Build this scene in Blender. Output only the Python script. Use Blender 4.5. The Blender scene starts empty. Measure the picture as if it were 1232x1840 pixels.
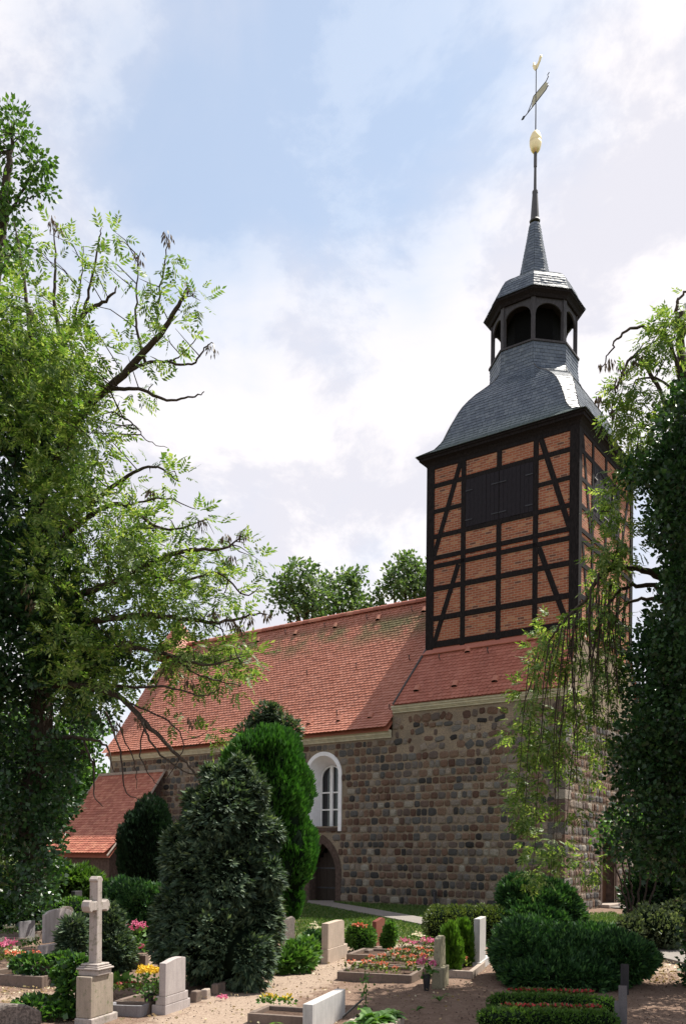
import bpy, math, random
import numpy as np
from mathutils import Matrix, Vector
random.seed(7)
RNG = np.random.default_rng(11)
S = bpy.context.scene
COL = S.collection

# ------------------------------------------------------------------ camera
EYE, FPX, HOR, ROLL = 1.8, 1557.4, 1540.0, 0.0092
cam = bpy.data.cameras.new("camera")
cam.sensor_fit = 'HORIZONTAL'; cam.sensor_width = 36.0
cam.lens = 36.0 * FPX / 1232.0
cam.shift_y = (HOR - 920.0) / 1232.0
cam.clip_start = 0.1; cam.clip_end = 3000
camo = bpy.data.objects.new("camera", cam); COL.objects.link(camo)
camo.matrix_world = Matrix.Translation((0, 0, EYE)) @ Matrix.Rotation(math.pi / 2, 4, 'X') @ Matrix.Rotation(ROLL, 4, 'Z')
S.camera = camo

# ------------------------------------------------------------------ light
SUN_DIR = Vector((0.86, 0.51, 0.0)).normalized()
SUN_EL = math.radians(61)
sv = Vector((SUN_DIR.x * math.cos(SUN_EL), SUN_DIR.y * math.cos(SUN_EL), math.sin(SUN_EL)))
sun = bpy.data.lights.new("sun", 'SUN'); sun.energy = 5.0; sun.angle = math.radians(0.5)
sun.color = (1.0, 0.95, 0.86)
suno = bpy.data.objects.new("sun", sun); COL.objects.link(suno)
suno.rotation_euler = sv.to_track_quat('Z', 'Y').to_euler()
suno.location = sv * 60

world = bpy.data.worlds.new("World"); S.world = world; world.use_nodes = True
nt = world.node_tree; nt.nodes.clear()
def N(t, tree=None, **kw):
    n = (tree or nt).nodes.new(t)
    for k, v in kw.items(): setattr(n, k, v)
    return n
out = N('ShaderNodeOutputWorld'); bg = N('ShaderNodeBackground')
bg.inputs['Strength'].default_value = 0.1
sky = N('ShaderNodeTexSky'); sky.sky_type = 'NISHITA'; sky.sun_disc = False
sky.sun_elevation = SUN_EL; sky.sun_rotation = math.atan2(SUN_DIR.x, SUN_DIR.y)
sky.air_density = 1.0; sky.dust_density = 0.5; sky.ozone_density = 1.0
tc = N('ShaderNodeTexCoord')
def dirbias(d, c0, c1):
    dp = N('ShaderNodeVectorMath', operation='DOT_PRODUCT')
    dp.inputs[1].default_value = Vector(d).normalized()
    nt.links.new(tc.outputs['Generated'], dp.inputs[0])
    mr = N('ShaderNodeMapRange', interpolation_type='SMOOTHSTEP')
    mr.inputs['From Min'].default_value = c0; mr.inputs['From Max'].default_value = c1
    nt.links.new(dp.outputs['Value'], mr.inputs['Value'])
    return mr.outputs['Result']
def mth(op, a, b=None, clamp=False):
    m = N('ShaderNodeMath', operation=op); m.use_clamp = clamp
    for i, x in enumerate((a, b)):
        if x is None: continue
        if isinstance(x, (int, float)): m.inputs[i].default_value = x
        else: nt.links.new(x, m.inputs[i])
    return m.outputs[0]
def noise(scale, detail, rough, dist, stretch=(1, 1, 1), off=(0, 0, 0)):
    mp = N('ShaderNodeMapping'); mp.inputs['Scale'].default_value = stretch; mp.inputs['Location'].default_value = off
    nt.links.new(tc.outputs['Generated'], mp.inputs['Vector'])
    nz = N('ShaderNodeTexNoise'); nz.inputs['Scale'].default_value = scale; nz.inputs['Detail'].default_value = detail
    nz.inputs['Roughness'].default_value = rough; nz.inputs['Distortion'].default_value = dist
    nt.links.new(mp.outputs['Vector'], nz.inputs['Vector'])
    return nz.outputs['Fac']
cl = noise(3.2, 9, 0.58, 0.35, (1, 1, 1.6), (3.1, 0.4, 1.2))
fine = noise(1.6, 4, 0.5, 0.6, (2.2, 1, 1), (0.7, 5.2, 2.2))
cover = mth('ADD', mth('MULTIPLY', cl, 0.62), mth('MULTIPLY', fine, 0.38))
def pxdir(px, py): return ((px - 616) / FPX, 1.0, (HOR - py) / FPX)
b1 = dirbias(pxdir(560, 150), 0.955, 1.0)
b2 = dirbias(pxdir(480, 420), 0.975, 1.0)
b3 = dirbias(pxdir(1180, 200), 0.94, 0.995)
b4 = dirbias(pxdir(620, 800), 0.95, 0.999)
back = dirbias((0, -1, 0.25), -0.25, 0.6)
v = mth('ADD', cover, 0.10)
v = mth('SUBTRACT', v, mth('MULTIPLY', b1, 0.20)); v = mth('SUBTRACT', v, mth('MULTIPLY', b2, 0.10))
v = mth('ADD', v, mth('MULTIPLY', b3, 0.12)); v = mth('ADD', v, mth('MULTIPLY', b4, 0.10))
v = mth('SUBTRACT', v, mth('MULTIPLY', back, 0.05))
mr = N('ShaderNodeMapRange', interpolation_type='SMOOTHSTEP')
mr.inputs['From Min'].default_value = 0.36; mr.inputs['From Max'].default_value = 0.70
mr.inputs['To Min'].default_value = 0.44; mr.inputs['To Max'].default_value = 1.0
nt.links.new(v, mr.inputs['Value'])
mix = N('ShaderNodeMix', data_type='RGBA')
nt.links.new(mr.outputs['Result'], mix.inputs['Factor'])
tint = N('ShaderNodeMix', data_type='RGBA', blend_type='MULTIPLY'); tint.inputs['Factor'].default_value = 1.0; tint.inputs['B'].default_value = (0.92, 1.12, 1.08, 1)
nt.links.new(sky.outputs['Color'], tint.inputs['A']); nt.links.new(tint.outputs['Result'], mix.inputs['A'])
puff = noise(4.2, 10, 0.62, 0.25, (1, 1, 1.5), (8.3, 1.4, 4.2))
pm = N('ShaderNodeMapRange', interpolation_type='SMOOTHSTEP'); pm.inputs['From Min'].default_value = 0.49; pm.inputs['From Max'].default_value = 0.585
nt.links.new(mth('ADD', puff, mth('ADD', mth('MULTIPLY', b3, 0.06), mth('MULTIPLY', b4, 0.03))), pm.inputs['Value'])
ccol = N('ShaderNodeMix', data_type='RGBA'); nt.links.new(pm.outputs['Result'], ccol.inputs['Factor'])
ccol.inputs['A'].default_value = (4.45, 4.4, 4.8, 1); ccol.inputs['B'].default_value = (5.5, 5.3, 5.4, 1)
nt.links.new(ccol.outputs['Result'], mix.inputs['B'])
nt.links.new(mix.outputs['Result'], bg.inputs['Color'])
nt.links.new(bg.outputs['Background'], out.inputs['Surface'])

S.view_settings.view_transform = 'Standard'; S.view_settings.look = 'None'
S.view_settings.exposure = 0.95; S.view_settings.gamma = 1.0
S.cycles.max_bounces = 6; S.cycles.transparent_max_bounces = 8

# ------------------------------------------------------------------ pixel <-> world helpers
CR, SR = math.cos(ROLL), math.sin(ROLL)
def ray(px, py):
    dx, dy = px - 616.0, py - HOR
    return np.array([(CR * dx + SR * dy) / FPX, 1.0, -(-SR * dx + CR * dy) / FPX])
def at(px, py, Y):
    r = ray(px, py) * Y
    return np.array([r[0], Y, r[2] + EYE])
def G(px, py, z=0.0):
    r = ray(px, py); t = (z - EYE) / r[2]
    return np.array([r[0] * t, t, z])
def projx(P):
    X = P[0] / P[1] * FPX; Y = -(P[2] - EYE) / P[1] * FPX
    return 616 + CR * X - SR * Y, HOR + SR * X + CR * Y

# ------------------------------------------------------------------ materials
MATS = {}
def newmat(name):
    m = bpy.data.materials.new(name); m.use_nodes = True
    t = m.node_tree; t.nodes.clear(); MATS[name] = m
    o = t.nodes.new('ShaderNodeOutputMaterial')
    return m, t, o
def ramp(t, stops):
    r = t.nodes.new('ShaderNodeValToRGB'); e = r.color_ramp.elements
    while len(e) < len(stops): e.new(0.5)
    for i, (p, c) in enumerate(stops):
        e[i].position = p; e[i].color = (*c, 1)
    return r
def coords(t, kind='Object', scale=(1, 1, 1)):
    c = t.nodes.new('ShaderNodeTexCoord'); mp = t.nodes.new('ShaderNodeMapping')
    mp.inputs['Scale'].default_value = scale
    t.links.new(c.outputs[kind], mp.inputs['Vector'])
    return mp.outputs['Vector']
def nz(t, vec, scale, detail=4, rough=0.55):
    n = t.nodes.new('ShaderNodeTexNoise'); n.inputs['Scale'].default_value = scale
    n.inputs['Detail'].default_value = detail; n.inputs['Roughness'].default_value = rough
    if vec is not None: t.links.new(vec, n.inputs['Vector'])
    return n.outputs['Fac']
def mixc(t, fac, a, b, mode='MIX'):
    m = t.nodes.new('ShaderNodeMix'); m.data_type = 'RGBA'; m.blend_type = mode
    for sock, val in (('Factor', fac), ('A', a), ('B', b)):
        if isinstance(val, tuple): m.inputs[sock].default_value = (*val, 1)
        elif isinstance(val, (int, float)): m.inputs[sock].default_value = val
        else: t.links.new(val, m.inputs[sock])
    return m.outputs['Result']
def maprange(t, v, a, b, c=0, d=1):
    m = t.nodes.new('ShaderNodeMapRange'); m.inputs['From Min'].default_value = a; m.inputs['From Max'].default_value = b
    m.inputs['To Min'].default_value = c; m.inputs['To Max'].default_value = d
    t.links.new(v, m.inputs['Value']); return m.outputs['Result']
def island(t):
    return t.nodes.new('ShaderNodeNewGeometry').outputs['Random Per Island']
def bump(t, h, strength=0.3, dist=0.02):
    b = t.nodes.new('ShaderNodeBump'); b.inputs['Strength'].default_value = strength; b.inputs['Distance'].default_value = dist
    t.links.new(h, b.inputs['Height']); return b.outputs['Normal']
def princ(t, o, col, rough=0.8, spec=0.3, normal=None, metal=0.0):
    p = t.nodes.new('ShaderNodeBsdfPrincipled')
    if isinstance(col, tuple): p.inputs['Base Color'].default_value = (*col, 1)
    else: t.links.new(col, p.inputs['Base Color'])
    if isinstance(rough, (int, float)): p.inputs['Roughness'].default_value = rough
    else: t.links.new(rough, p.inputs['Roughness'])
    p.inputs['Specular IOR Level'].default_value = spec
    p.inputs['Metallic'].default_value = metal
    if normal is not None: t.links.new(normal, p.inputs['Normal'])
    t.links.new(p.outputs['BSDF'], o.inputs['Surface'])
    return p
def leafmat(name, stops, transl=0.35, tcol=None, rough=0.5, spec=0.3):
    m, t, o = newmat(name)
    r = ramp(t, stops); t.links.new(island(t), r.inputs['Fac'])
    big = nz(t, coords(t), 1.3, 2)
    col = mixc(t, maprange(t, big, 0.35, 0.7), r.outputs['Color'], mixc(t, 1.0, r.outputs['Color'], (0.72, 0.82, 0.8), 'MULTIPLY'))
    p = princ(t, o, col, rough, spec)
    tr = t.nodes.new('ShaderNodeBsdfTranslucent')
    tm = mixc(t, 1.0, col, tcol or (1.5, 1.6, 0.7), 'MULTIPLY')
    t.links.new(tm, tr.inputs['Color'])
    mx = t.nodes.new('ShaderNodeMixShader'); mx.inputs['Fac'].default_value = transl
    t.links.new(p.outputs['BSDF'], mx.inputs[1]); t.links.new(tr.outputs['BSDF'], mx.inputs[2])
    t.links.new(mx.outputs['Shader'], o.inputs['Surface'])
    return m
def flat(name, col, rough=0.7, spec=0.3, var=0.25, scale=6, bstr=0.2, metal=0.0, scl=(1, 1, 1)):
    m, t, o = newmat(name); c = coords(t, 'Object', scl)
    n = nz(t, c, scale, 5, 0.6)
    cc = mixc(t, maprange(t, n, 0.3, 0.7), tuple(x * (1 - var) for x in col), tuple(min(1, x * (1 + var)) for x in col))
    princ(t, o, cc, rough, spec, bump(t, n, bstr, 0.01), metal)
    return m
def granite(name, col, var=0.35, lichen=None, rough=0.7, coarse=1.0):
    m, t, o = newmat(name); c = coords(t)
    sp = nz(t, c, 160 * coarse, 2, 0.7); big = nz(t, c, 5, 5, 0.6)
    a = mixc(t, maprange(t, sp, 0.35, 0.65), tuple(x * (1 - var) for x in col), tuple(min(1, x * (1 + var)) for x in col))
    a = mixc(t, maprange(t, big, 0.35, 0.75, 0, 0.5), a, tuple(x * 0.55 for x in col))
    st_k = nz(t, coords(t, 'Object', (26, 26, 1.6)), 1.0, 4, 0.6)
    a = mixc(t, maprange(t, st_k, 0.45, 0.72, 0, 0.5), a, tuple(x * 0.5 for x in col))
    if lichen:
        l = nz(t, c, 14, 6, 0.65)
        a = mixc(t, maprange(t, l, 0.56, 0.64, 0, 0.75), a, lichen)
    princ(t, o, a, rough, 0.35, bump(t, sp, 0.15, 0.004))
    return m

# leaves
leafmat("ash_leaf", [(0, (0.05, 0.105, 0.02)), (0.5, (0.11, 0.18, 0.035)), (1, (0.25, 0.30, 0.10))], 0.42, (1.7, 1.7, 0.85))
leafmat("ivy_leaf", [(0, (0.012, 0.034, 0.012)), (0.65, (0.026, 0.068, 0.02)), (1, (0.06, 0.125, 0.035))], 0.2, rough=0.38, spec=0.45)
leafmat("oak_leaf", [(0, (0.04, 0.09, 0.016)), (0.6, (0.065, 0.13, 0.025)), (1, (0.11, 0.19, 0.04))], 0.35)
leafmat("maple_leaf", [(0, (0.045, 0.085, 0.03)), (0.6, (0.10, 0.16, 0.06)), (1, (0.19, 0.25, 0.11))], 0.38)
leafmat("cypress_leaf", [(0, (0.022, 0.042, 0.028)), (0.6, (0.055, 0.09, 0.048)), (1, (0.17, 0.215, 0.12))], 0.2, rough=0.6)
leafmat("bright_cypress_leaf", [(0, (0.022, 0.075, 0.012)), (0.6, (0.045, 0.14, 0.02)), (1, (0.085, 0.22, 0.035))], 0.2, rough=0.6)
leafmat("juniper_leaf", [(0, (0.010, 0.034, 0.012)), (0.6, (0.03, 0.085, 0.024)), (1, (0.095, 0.195, 0.055))], 0.2, rough=0.6)
leafmat("yew_leaf", [(0, (0.010, 0.028, 0.014)), (0.6, (0.018, 0.045, 0.02)), (1, (0.03, 0.07, 0.03))], 0.1, rough=0.6)
leafmat("thuja_leaf", [(0, (0.05, 0.12, 0.012)), (0.6, (0.10, 0.20, 0.02)), (1, (0.17, 0.29, 0.035))], 0.25)
leafmat("hedge_leaf", [(0, (0.05, 0.075, 0.018)), (0.6, (0.09, 0.125, 0.03)), (1, (0.15, 0.18, 0.05))], 0.25)
leafmat("shrub_leaf", [(0, (0.04, 0.10, 0.018)), (0.6, (0.075, 0.16, 0.03)), (1, (0.13, 0.23, 0.05))], 0.3)
leafmat("pale_leaf", [(0, (0.06, 0.08, 0.035)), (0.6, (0.11, 0.14, 0.07)), (1, (0.2, 0.22, 0.13))], 0.25)
leafmat("grass_blade", [(0, (0.04, 0.085, 0.015)), (0.6, (0.07, 0.13, 0.025)), (1, (0.14, 0.17, 0.05))], 0.3)
leafmat("seed_bunch", [(0, (0.06, 0.04, 0.025)), (1, (0.14, 0.09, 0.05))], 0.1)
leafmat("dry_leaf", [(0, (0.25, 0.16, 0.07)), (0.5, (0.4, 0.29, 0.16)), (1, (0.55, 0.47, 0.34))], 0.1)
def petals(name, stops): leafmat(name, stops, 0.3, (1.2, 1.0, 1.0))
petals("red_petal", [(0, (0.22, 0.008, 0.012)), (1, (0.42, 0.03, 0.035))])
petals("orange_petal", [(0, (0.6, 0.07, 0.03)), (0.6, (0.7, 0.2, 0.1)), (1, (0.75, 0.4, 0.28))])
petals("pink_petal", [(0, (0.6, 0.08, 0.22)), (1, (0.8, 0.28, 0.42))])
petals("yellow_petal", [(0, (0.7, 0.45, 0.02)), (1, (0.85, 0.65, 0.08))])
petals("cream_petal", [(0, (0.7, 0.62, 0.4)), (1, (0.85, 0.8, 0.62))])
leafmat("begonia_leaf", [(0, (0.05, 0.06, 0.02)), (0.5, (0.09, 0.13, 0.03)), (1, (0.2, 0.24, 0.06))], 0.25)
flat("bark", (0.055, 0.042, 0.032), 0.9, 0.1, 0.45, 9, 0.6, scl=(4, 4, 1))
flat("twig", (0.05, 0.036, 0.03), 0.85, 0.1, 0.3, 12, 0.2)
flat("core", (0.008, 0.014, 0.008), 1.0, 0.0, 0.3, 6, 0.2)  # near-black filler inside bushes, shade between the sprays put into its colour
# building
m, t, o = newmat("fieldstone")
r = ramp(t, [(0, (0.035, 0.033, 0.034)), (0.18, (0.115, 0.115, 0.115)), (0.34, (0.165, 0.10, 0.075)), (0.5, (0.22, 0.15, 0.11)), (0.64, (0.10, 0.055, 0.042)), (0.8, (0.19, 0.187, 0.18)), (0.92, (0.27, 0.215, 0.175)), (1, (0.33, 0.31, 0.27))])
t.links.new(island(t), r.inputs['Fac'])
c = coords(t); s1 = nz(t, c, 35, 6, 0.7); s2 = nz(t, c, 6, 3)
col = mixc(t, maprange(t, s1, 0.35, 0.7), mixc(t, 1.0, r.outputs['Color'], (0.5, 0.5, 0.5), 'MULTIPLY'), mixc(t, 1.0, r.outputs['Color'], (1.45, 1.38, 1.28), 'MULTIPLY'))
princ(t, o, col, 0.85, 0.25, bump(t, s1, 0.9, 0.05))
m, t, o = newmat("mortar"); c = coords(t); s1 = nz(t, c, 18, 6, 0.7); s2 = nz(t, c, 1.5, 3)
col = mixc(t, maprange(t, s1, 0.3, 0.7), (0.16, 0.125, 0.095), (0.38, 0.30, 0.21))
princ(t, o, mixc(t, maprange(t, s2, 0.4, 0.7, 0, 0.6), col, (0.14, 0.12, 0.10)), 0.95, 0.1, bump(t, s1, 0.6, 0.03))
def brickmat(name, kind='UV'):
    m, t, o = newmat(name); c = t.nodes.new('ShaderNodeTexCoord').outputs['UV']
    b = t.nodes.new('ShaderNodeTexBrick'); t.links.new(c, b.inputs['Vector'])
    b.inputs['Scale'].default_value = 1.0; b.inputs['Brick Width'].default_value = 0.26; b.inputs['Row Height'].default_value = 0.088
    b.inputs['Mortar Size'].default_value = 0.013; b.inputs['Mortar Smooth'].default_value = 0.25; b.inputs['Bias'].default_value = -0.1
    b.inputs['Color1'].default_value = (0.37, 0.12, 0.06, 1); b.inputs['Color2'].default_value = (0.24, 0.07, 0.04, 1)
    b.inputs['Mortar'].default_value = (0.38, 0.26, 0.175, 1)
    n1 = nz(t, c, 5.5, 3, 0.6); n2 = nz(t, c, 40, 4, 0.7)
    # burnt headers and pale replacement bricks
    b2 = t.nodes.new('ShaderNodeTexBrick'); t.links.new(c, b2.inputs['Vector'])
    b2.inputs['Scale'].default_value = 1.0; b2.inputs['Brick Width'].default_value = 0.26; b2.inputs['Row Height'].default_value = 0.088
    b2.inputs['Mortar Size'].default_value = 0.0; b2.inputs['Color1'].default_value = (0, 0, 0, 1); b2.inputs['Color2'].default_value = (1, 1, 1, 1)
    dark = maprange(t, b2.outputs['Color'], 0.9, 0.96, 0, .85)
    pale = maprange(t, b2.outputs['Color'], 0.12, 0.06)
    bc = mixc(t, dark, b.outputs['Color'], (0.10, 0.045, 0.035)); bc = mixc(t, pale, bc, (0.42, 0.19, 0.10))
    bc = mixc(t, b.outputs['Fac'], bc, (0.38, 0.26, 0.175))
    bc = mixc(t, maprange(t, n1, 0.62, 0.8, 0, 0.45), bc, (0.45, 0.33, 0.24))
    bc = mixc(t, maprange(t, n2, 0.3, 0.7, 0, 0.35), bc, (0.16, 0.06, 0.04))
    inv = t.nodes.new('ShaderNodeMath'); inv.operation = 'SUBTRACT'; inv.inputs[0].default_value = 1; t.links.new(b.outputs['Fac'], inv.inputs[1])
    princ(t, o, bc, 0.9, 0.2, bump(t, inv.outputs[0], 0.5, 0.012))
brickmat("brick")
flat("timber", (0.014, 0.011, 0.011), 0.8, 0.12, 0.75, 10, 0.4, scl=(3, 3, 0.6))
flat("shutter_wood", (0.019, 0.016, 0.02), 0.75, 0.15, 0.4, 14, 0.4, scl=(6, 6, 0.4))
flat("lantern_wood", (0.045, 0.04, 0.042), 0.65, 0.3, 0.4, 10, 0.3, scl=(3, 3, 0.6))
flat("interior_shade", (0.006, 0.006, 0.006), 0.95, 0.05, 0.1)  # near-black, the shade of unlit insides put into the colour
def tilemat(name, stops, moss):
    m, t, o = newmat(name); r = ramp(t, stops); t.links.new(island(t), r.inputs['Fac'])
    c = coords(t); n = nz(t, c, 60, 4, 0.7)
    col = mixc(t, maprange(t, n, 0.3, 0.7, 0, 0.35), r.outputs['Color'], mixc(t, 1.0, r.outputs['Color'], (0.6, 0.55, 0.55), 'MULTIPLY'))
    stn = nz(t, coords(t, 'Object', (1.1, .35, .35)), 1.0, 5, 0.6)
    col = mixc(t, maprange(t, stn, 0.45, 0.75, 0, 0.5), col, mixc(t, 1.0, col, (0.62, 0.6, 0.62), 'MULTIPLY'))
    if moss:
        sep = t.nodes.new('ShaderNodeSeparateXYZ'); t.links.new(c, sep.inputs[0])
        hz = maprange(t, sep.outputs['Z'], 10.6, 11.6); hz2 = maprange(t, sep.outputs['Z'], 12.4, 11.9)
        mu = t.nodes.new('ShaderNodeMath'); mu.operation = 'MULTIPLY'; t.links.new(hz, mu.inputs[0]); t.links.new(hz2, mu.inputs[1])
        mm = nz(t, c, 0.9, 6, 0.65); mk = maprange(t, mm, 0.40, 0.56)
        mu2 = t.nodes.new('ShaderNodeMath'); mu2.operation = 'MULTIPLY'; t.links.new(mu.outputs[0], mu2.inputs[0]); t.links.new(mk, mu2.inputs[1])
        mu3 = t.nodes.new('ShaderNodeMath'); mu3.operation = 'MULTIPLY'; t.links.new(mu2.outputs[0], mu3.inputs[0]); mu3.inputs[1].default_value = 0.95
        col = mixc(t, mu3.outputs[0], col, (0.13, 0.115, 0.045))
    princ(t, o, col, 0.62, 0.35, bump(t, n, 0.2, 0.004))
tilemat("roof_tile", [(0, (0.40, 0.145, 0.09)), (0.5, (0.445, 0.17, 0.11)), (1, (0.49, 0.205, 0.14))], True)
tilemat("skirt_tile", [(0, (0.34, 0.105, 0.066)), (0.5, (0.39, 0.13, 0.085)), (1, (0.43, 0.155, 0.105))], False)
tilemat("porch_tile", [(0, (0.34, 0.11, 0.07)), (0.5, (0.43, 0.15, 0.1)), (1, (0.52, 0.22, 0.14))], False)
m, t, o = newmat("slate")
r = ramp(t, [(0, (0.055, 0.07, 0.095)), (0.5, (0.08, 0.10, 0.13)), (1, (0.115, 0.135, 0.16))]); t.links.new(island(t), r.inputs['Fac'])
c = coords(t); n = nz(t, c, 50, 4, 0.7); sep = t.nodes.new('ShaderNodeSeparateXYZ'); t.links.new(c, sep.inputs[0])
lo = maprange(t, sep.outputs['Z'], 18.1, 17.2, 0, 0.55)
col = mixc(t, lo, r.outputs['Color'], (0.10, 0.135, 0.10))
princ(t, o, col, maprange(t, n, 0.3, 0.7, 0.36, 0.5), 0.5, bump(t, n, 0.15, 0.004))
flat("cornice_plaster", (0.52, 0.48, 0.36), 0.9, 0.15, 0.18, 5, 0.2)
flat("white_plaster", (0.82, 0.81, 0.83), 0.85, 0.2, 0.06, 5, 0.1)
flat("white_paint", (0.82, 0.81, 0.81), 0.5, 0.35, 0.05, 5, 0.1)
m, t, o = newmat("window_glass"); princ(t, o, (0.012, 0.012, 0.014), 0.06, 0.5)
flat("door_wood", (0.035, 0.024, 0.018), 0.7, 0.25, 0.4, 9, 0.4, scl=(8, 8, 0.5))
flat("brown_door_wood", (0.10, 0.05, 0.028), 0.65, 0.3, 0.4, 9, 0.4, scl=(8, 8, 0.5))
flat("arch_brick", (0.085, 0.058, 0.047), 0.9, 0.15, 0.4, 9, 0.5)
flat("gilt", (0.85, 0.70, 0.40), 0.5, 0.5, 0.12, 3, 0.05, metal=0.85)
flat("iron", (0.03, 0.03, 0.035), 0.5, 0.4, 0.3, 8, 0.1)
flat("lead", (0.05, 0.045, 0.045), 0.45, 0.5, 0.2, 5, 0.1)
# stones
granite("pink_granite", (0.40, 0.35, 0.335), 0.22)
granite("weathered_sandstone", (0.37, 0.32, 0.29), 0.22, (0.16, 0.15, 0.11))
granite("mossy_pedestal", (0.31, 0.255, 0.20), 0.22, (0.13, 0.14, 0.07))
granite("pale_granite", (0.46, 0.44, 0.425), 0.14)
granite("grey_granite", (0.22, 0.21, 0.22), 0.25)
granite("tan_granite", (0.43, 0.34, 0.27), 0.25)
granite("red_granite", (0.20, 0.06, 0.045), 0.3, None, 0.3)
granite("dark_granite", (0.07, 0.065, 0.07), 0.35, None, 0.35)
granite("lichen_granite", (0.27, 0.24, 0.16), 0.4, (0.10, 0.09, 0.05))
granite("rough_dark_stone", (0.14, 0.115, 0.1), 0.6, None, 0.8, 0.25)
granite("kerb_stone", (0.17, 0.125, 0.10), 0.3, (0.09, 0.08, 0.06))
granite("pale_kerb", (0.36, 0.29, 0.24), 0.3, (0.18, 0.15, 0.12))
granite("concrete", (0.21, 0.185, 0.165), 0.25, (0.2, 0.18, 0.16), 0.9, 0.6)
flat("bed_soil", (0.075, 0.05, 0.038), 1.0, 0.05, 0.5, 30, 0.8)
flat("fence_wood", (0.12, 0.09, 0.07), 0.85, 0.15, 0.3, 8, 0.2)
flat("plastic_dark", (0.02, 0.02, 0.022), 0.4, 0.4, 0.2)
flat("terracotta", (0.28, 0.12, 0.07), 0.8, 0.2, 0.2)
# ground (soil, sand path and grass by mesh attributes)
m, t, o = newmat("ground_soil"); c = coords(t)
fin = nz(t, c, 28, 8, 0.72); med = nz(t, c, 3.2, 6, 0.65); big = nz(t, c, 0.5, 3)
def attr(name):
    a = t.nodes.new('ShaderNodeAttribute'); a.attribute_name = name; return a.outputs['Fac']
soil = mixc(t, maprange(t, fin, 0.3, 0.72), (0.085, 0.055, 0.04), (0.24, 0.165, 0.125))
sand = mixc(t, maprange(t, fin, 0.3, 0.7), (0.21, 0.155, 0.117), (0.36, 0.28, 0.22))
grs = mixc(t, maprange(t, fin, 0.3, 0.7), (0.04, 0.06, 0.018), (0.11, 0.13, 0.04))
def edge(name):
    ad = t.nodes.new('ShaderNodeMath'); ad.operation = 'ADD'
    t.links.new(attr(name), ad.inputs[0]); t.links.new(maprange(t, med, 0.2, 0.8, -0.45, 0.45), ad.inputs[1])
    return maprange(t, ad.outputs[0], 0.35, 0.65)
soil = mixc(t, maprange(t, med, 0.45, 0.7, 0, 0.35), soil, (0.30, 0.22, 0.17))
gcol = mixc(t, edge('sand'), soil, sand); gcol = mixc(t, edge('grass'), gcol, grs)
princ(t, o, gcol, 1.0, 0.05, bump(t, fin, 0.7, 0.03))

# ------------------------------------------------------------------ mesh helpers
class MB:
    def __init__(s): s.v = []; s.f = []; s.m = []
    def add(s, V, F, m=0):
        b = len(s.v); s.v.extend([tuple(map(float, p)) for p in V])
        for f in F: s.f.append(tuple(b + i for i in f)); s.m.append(m)
    def box(s, x0, x1, y0, y1, z0, z1, m=0):
        V = [(x0, y0, z0), (x1, y0, z0), (x1, y1, z0), (x0, y1, z0), (x0, y0, z1), (x1, y0, z1), (x1, y1, z1), (x0, y1, z1)]
        s.add(V, [(0, 3, 2, 1), (4, 5, 6, 7), (0, 1, 5, 4), (1, 2, 6, 5), (2, 3, 7, 6), (3, 0, 4, 7)], m)
    def obox(s, O, A, B, C, m=0):
        O, A, B, C = map(lambda q: np.array(q, float), (O, A, B, C))
        V = [O, O + A, O + A + B, O + B, O + C, O + A + C, O + A + B + C, O + B + C]
        F = [(0, 3, 2, 1), (4, 5, 6, 7), (0, 1, 5, 4), (1, 2, 6, 5), (2, 3, 7, 6), (3, 0, 4, 7)]
        if np.dot(np.cross(A, B), C) < 0: F = [f[::-1] for f in F]
        s.add(V, F, m)
    def prism(s, poly, O, A, B, C, m=0):
        O, A, B, C = map(lambda q: np.array(q, float), (O, A, B, C)); n = len(poly)
        V = [O + A * p[0] + B * p[1] for p in poly] + [O + A * p[0] + B * p[1] + C for p in poly]
        F = [tuple(range(n))[::-1], tuple(range(n, 2 * n))] + [(i, (i + 1) % n, n + (i + 1) % n, n + i) for i in range(n)]
        if np.dot(np.cross(A, B), C) < 0: F = [f[::-1] for f in F]
        s.add(V, F, m)
    def tube(s, pts, rad, n=6, m=0, cap=True):
        pts = [np.array(p, float) for p in pts]; k = len(pts)
        if isinstance(rad, (int, float)): rad = [rad] * k
        V = []; F = []
        ref = np.array([0.31, 0.52, 0.8])
        for i, p in enumerate(pts):
            d = pts[min(i + 1, k - 1)] - pts[max(i - 1, 0)]; d = d / (np.linalg.norm(d) + 1e-9)
            a = np.cross(d, ref); a /= np.linalg.norm(a) + 1e-9; b = np.cross(d, a)
            for j in range(n):
                th = 2 * math.pi * j / n; V.append(p + rad[i] * (math.cos(th) * a + math.sin(th) * b))
        for i in range(k - 1):
            for j in range(n):
                F.append((i * n + j, i * n + (j + 1) % n, (i + 1) * n + (j + 1) % n, (i + 1) * n + j))
        if cap: F.append(tuple(range(n))[::-1]); F.append(tuple(range((k - 1) * n, k * n)))
        s.add(V, F, m)
    def lathe(s, prof, n=24, c=(0, 0), m=0, off=0.0):
        V = []; F = []
        for r, z in prof:
            for j in range(n):
                th = 2 * math.pi * (j + off) / n; V.append((c[0] + r * math.cos(th), c[1] + r * math.sin(th), z))
        for i in range(len(prof) - 1):
            for j in range(n):
                F.append((i * n + j, i * n + (j + 1) % n, (i + 1) * n + (j + 1) % n, (i + 1) * n + j))
        F.append(tuple(range(n))[::-1]); F.append(tuple(range((len(prof) - 1) * n, len(prof) * n)))
        s.add(V, F, m)
def link(o, parent=None):
    COL.objects.link(o)
    if parent is not None: o.parent = parent
    return o
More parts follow.
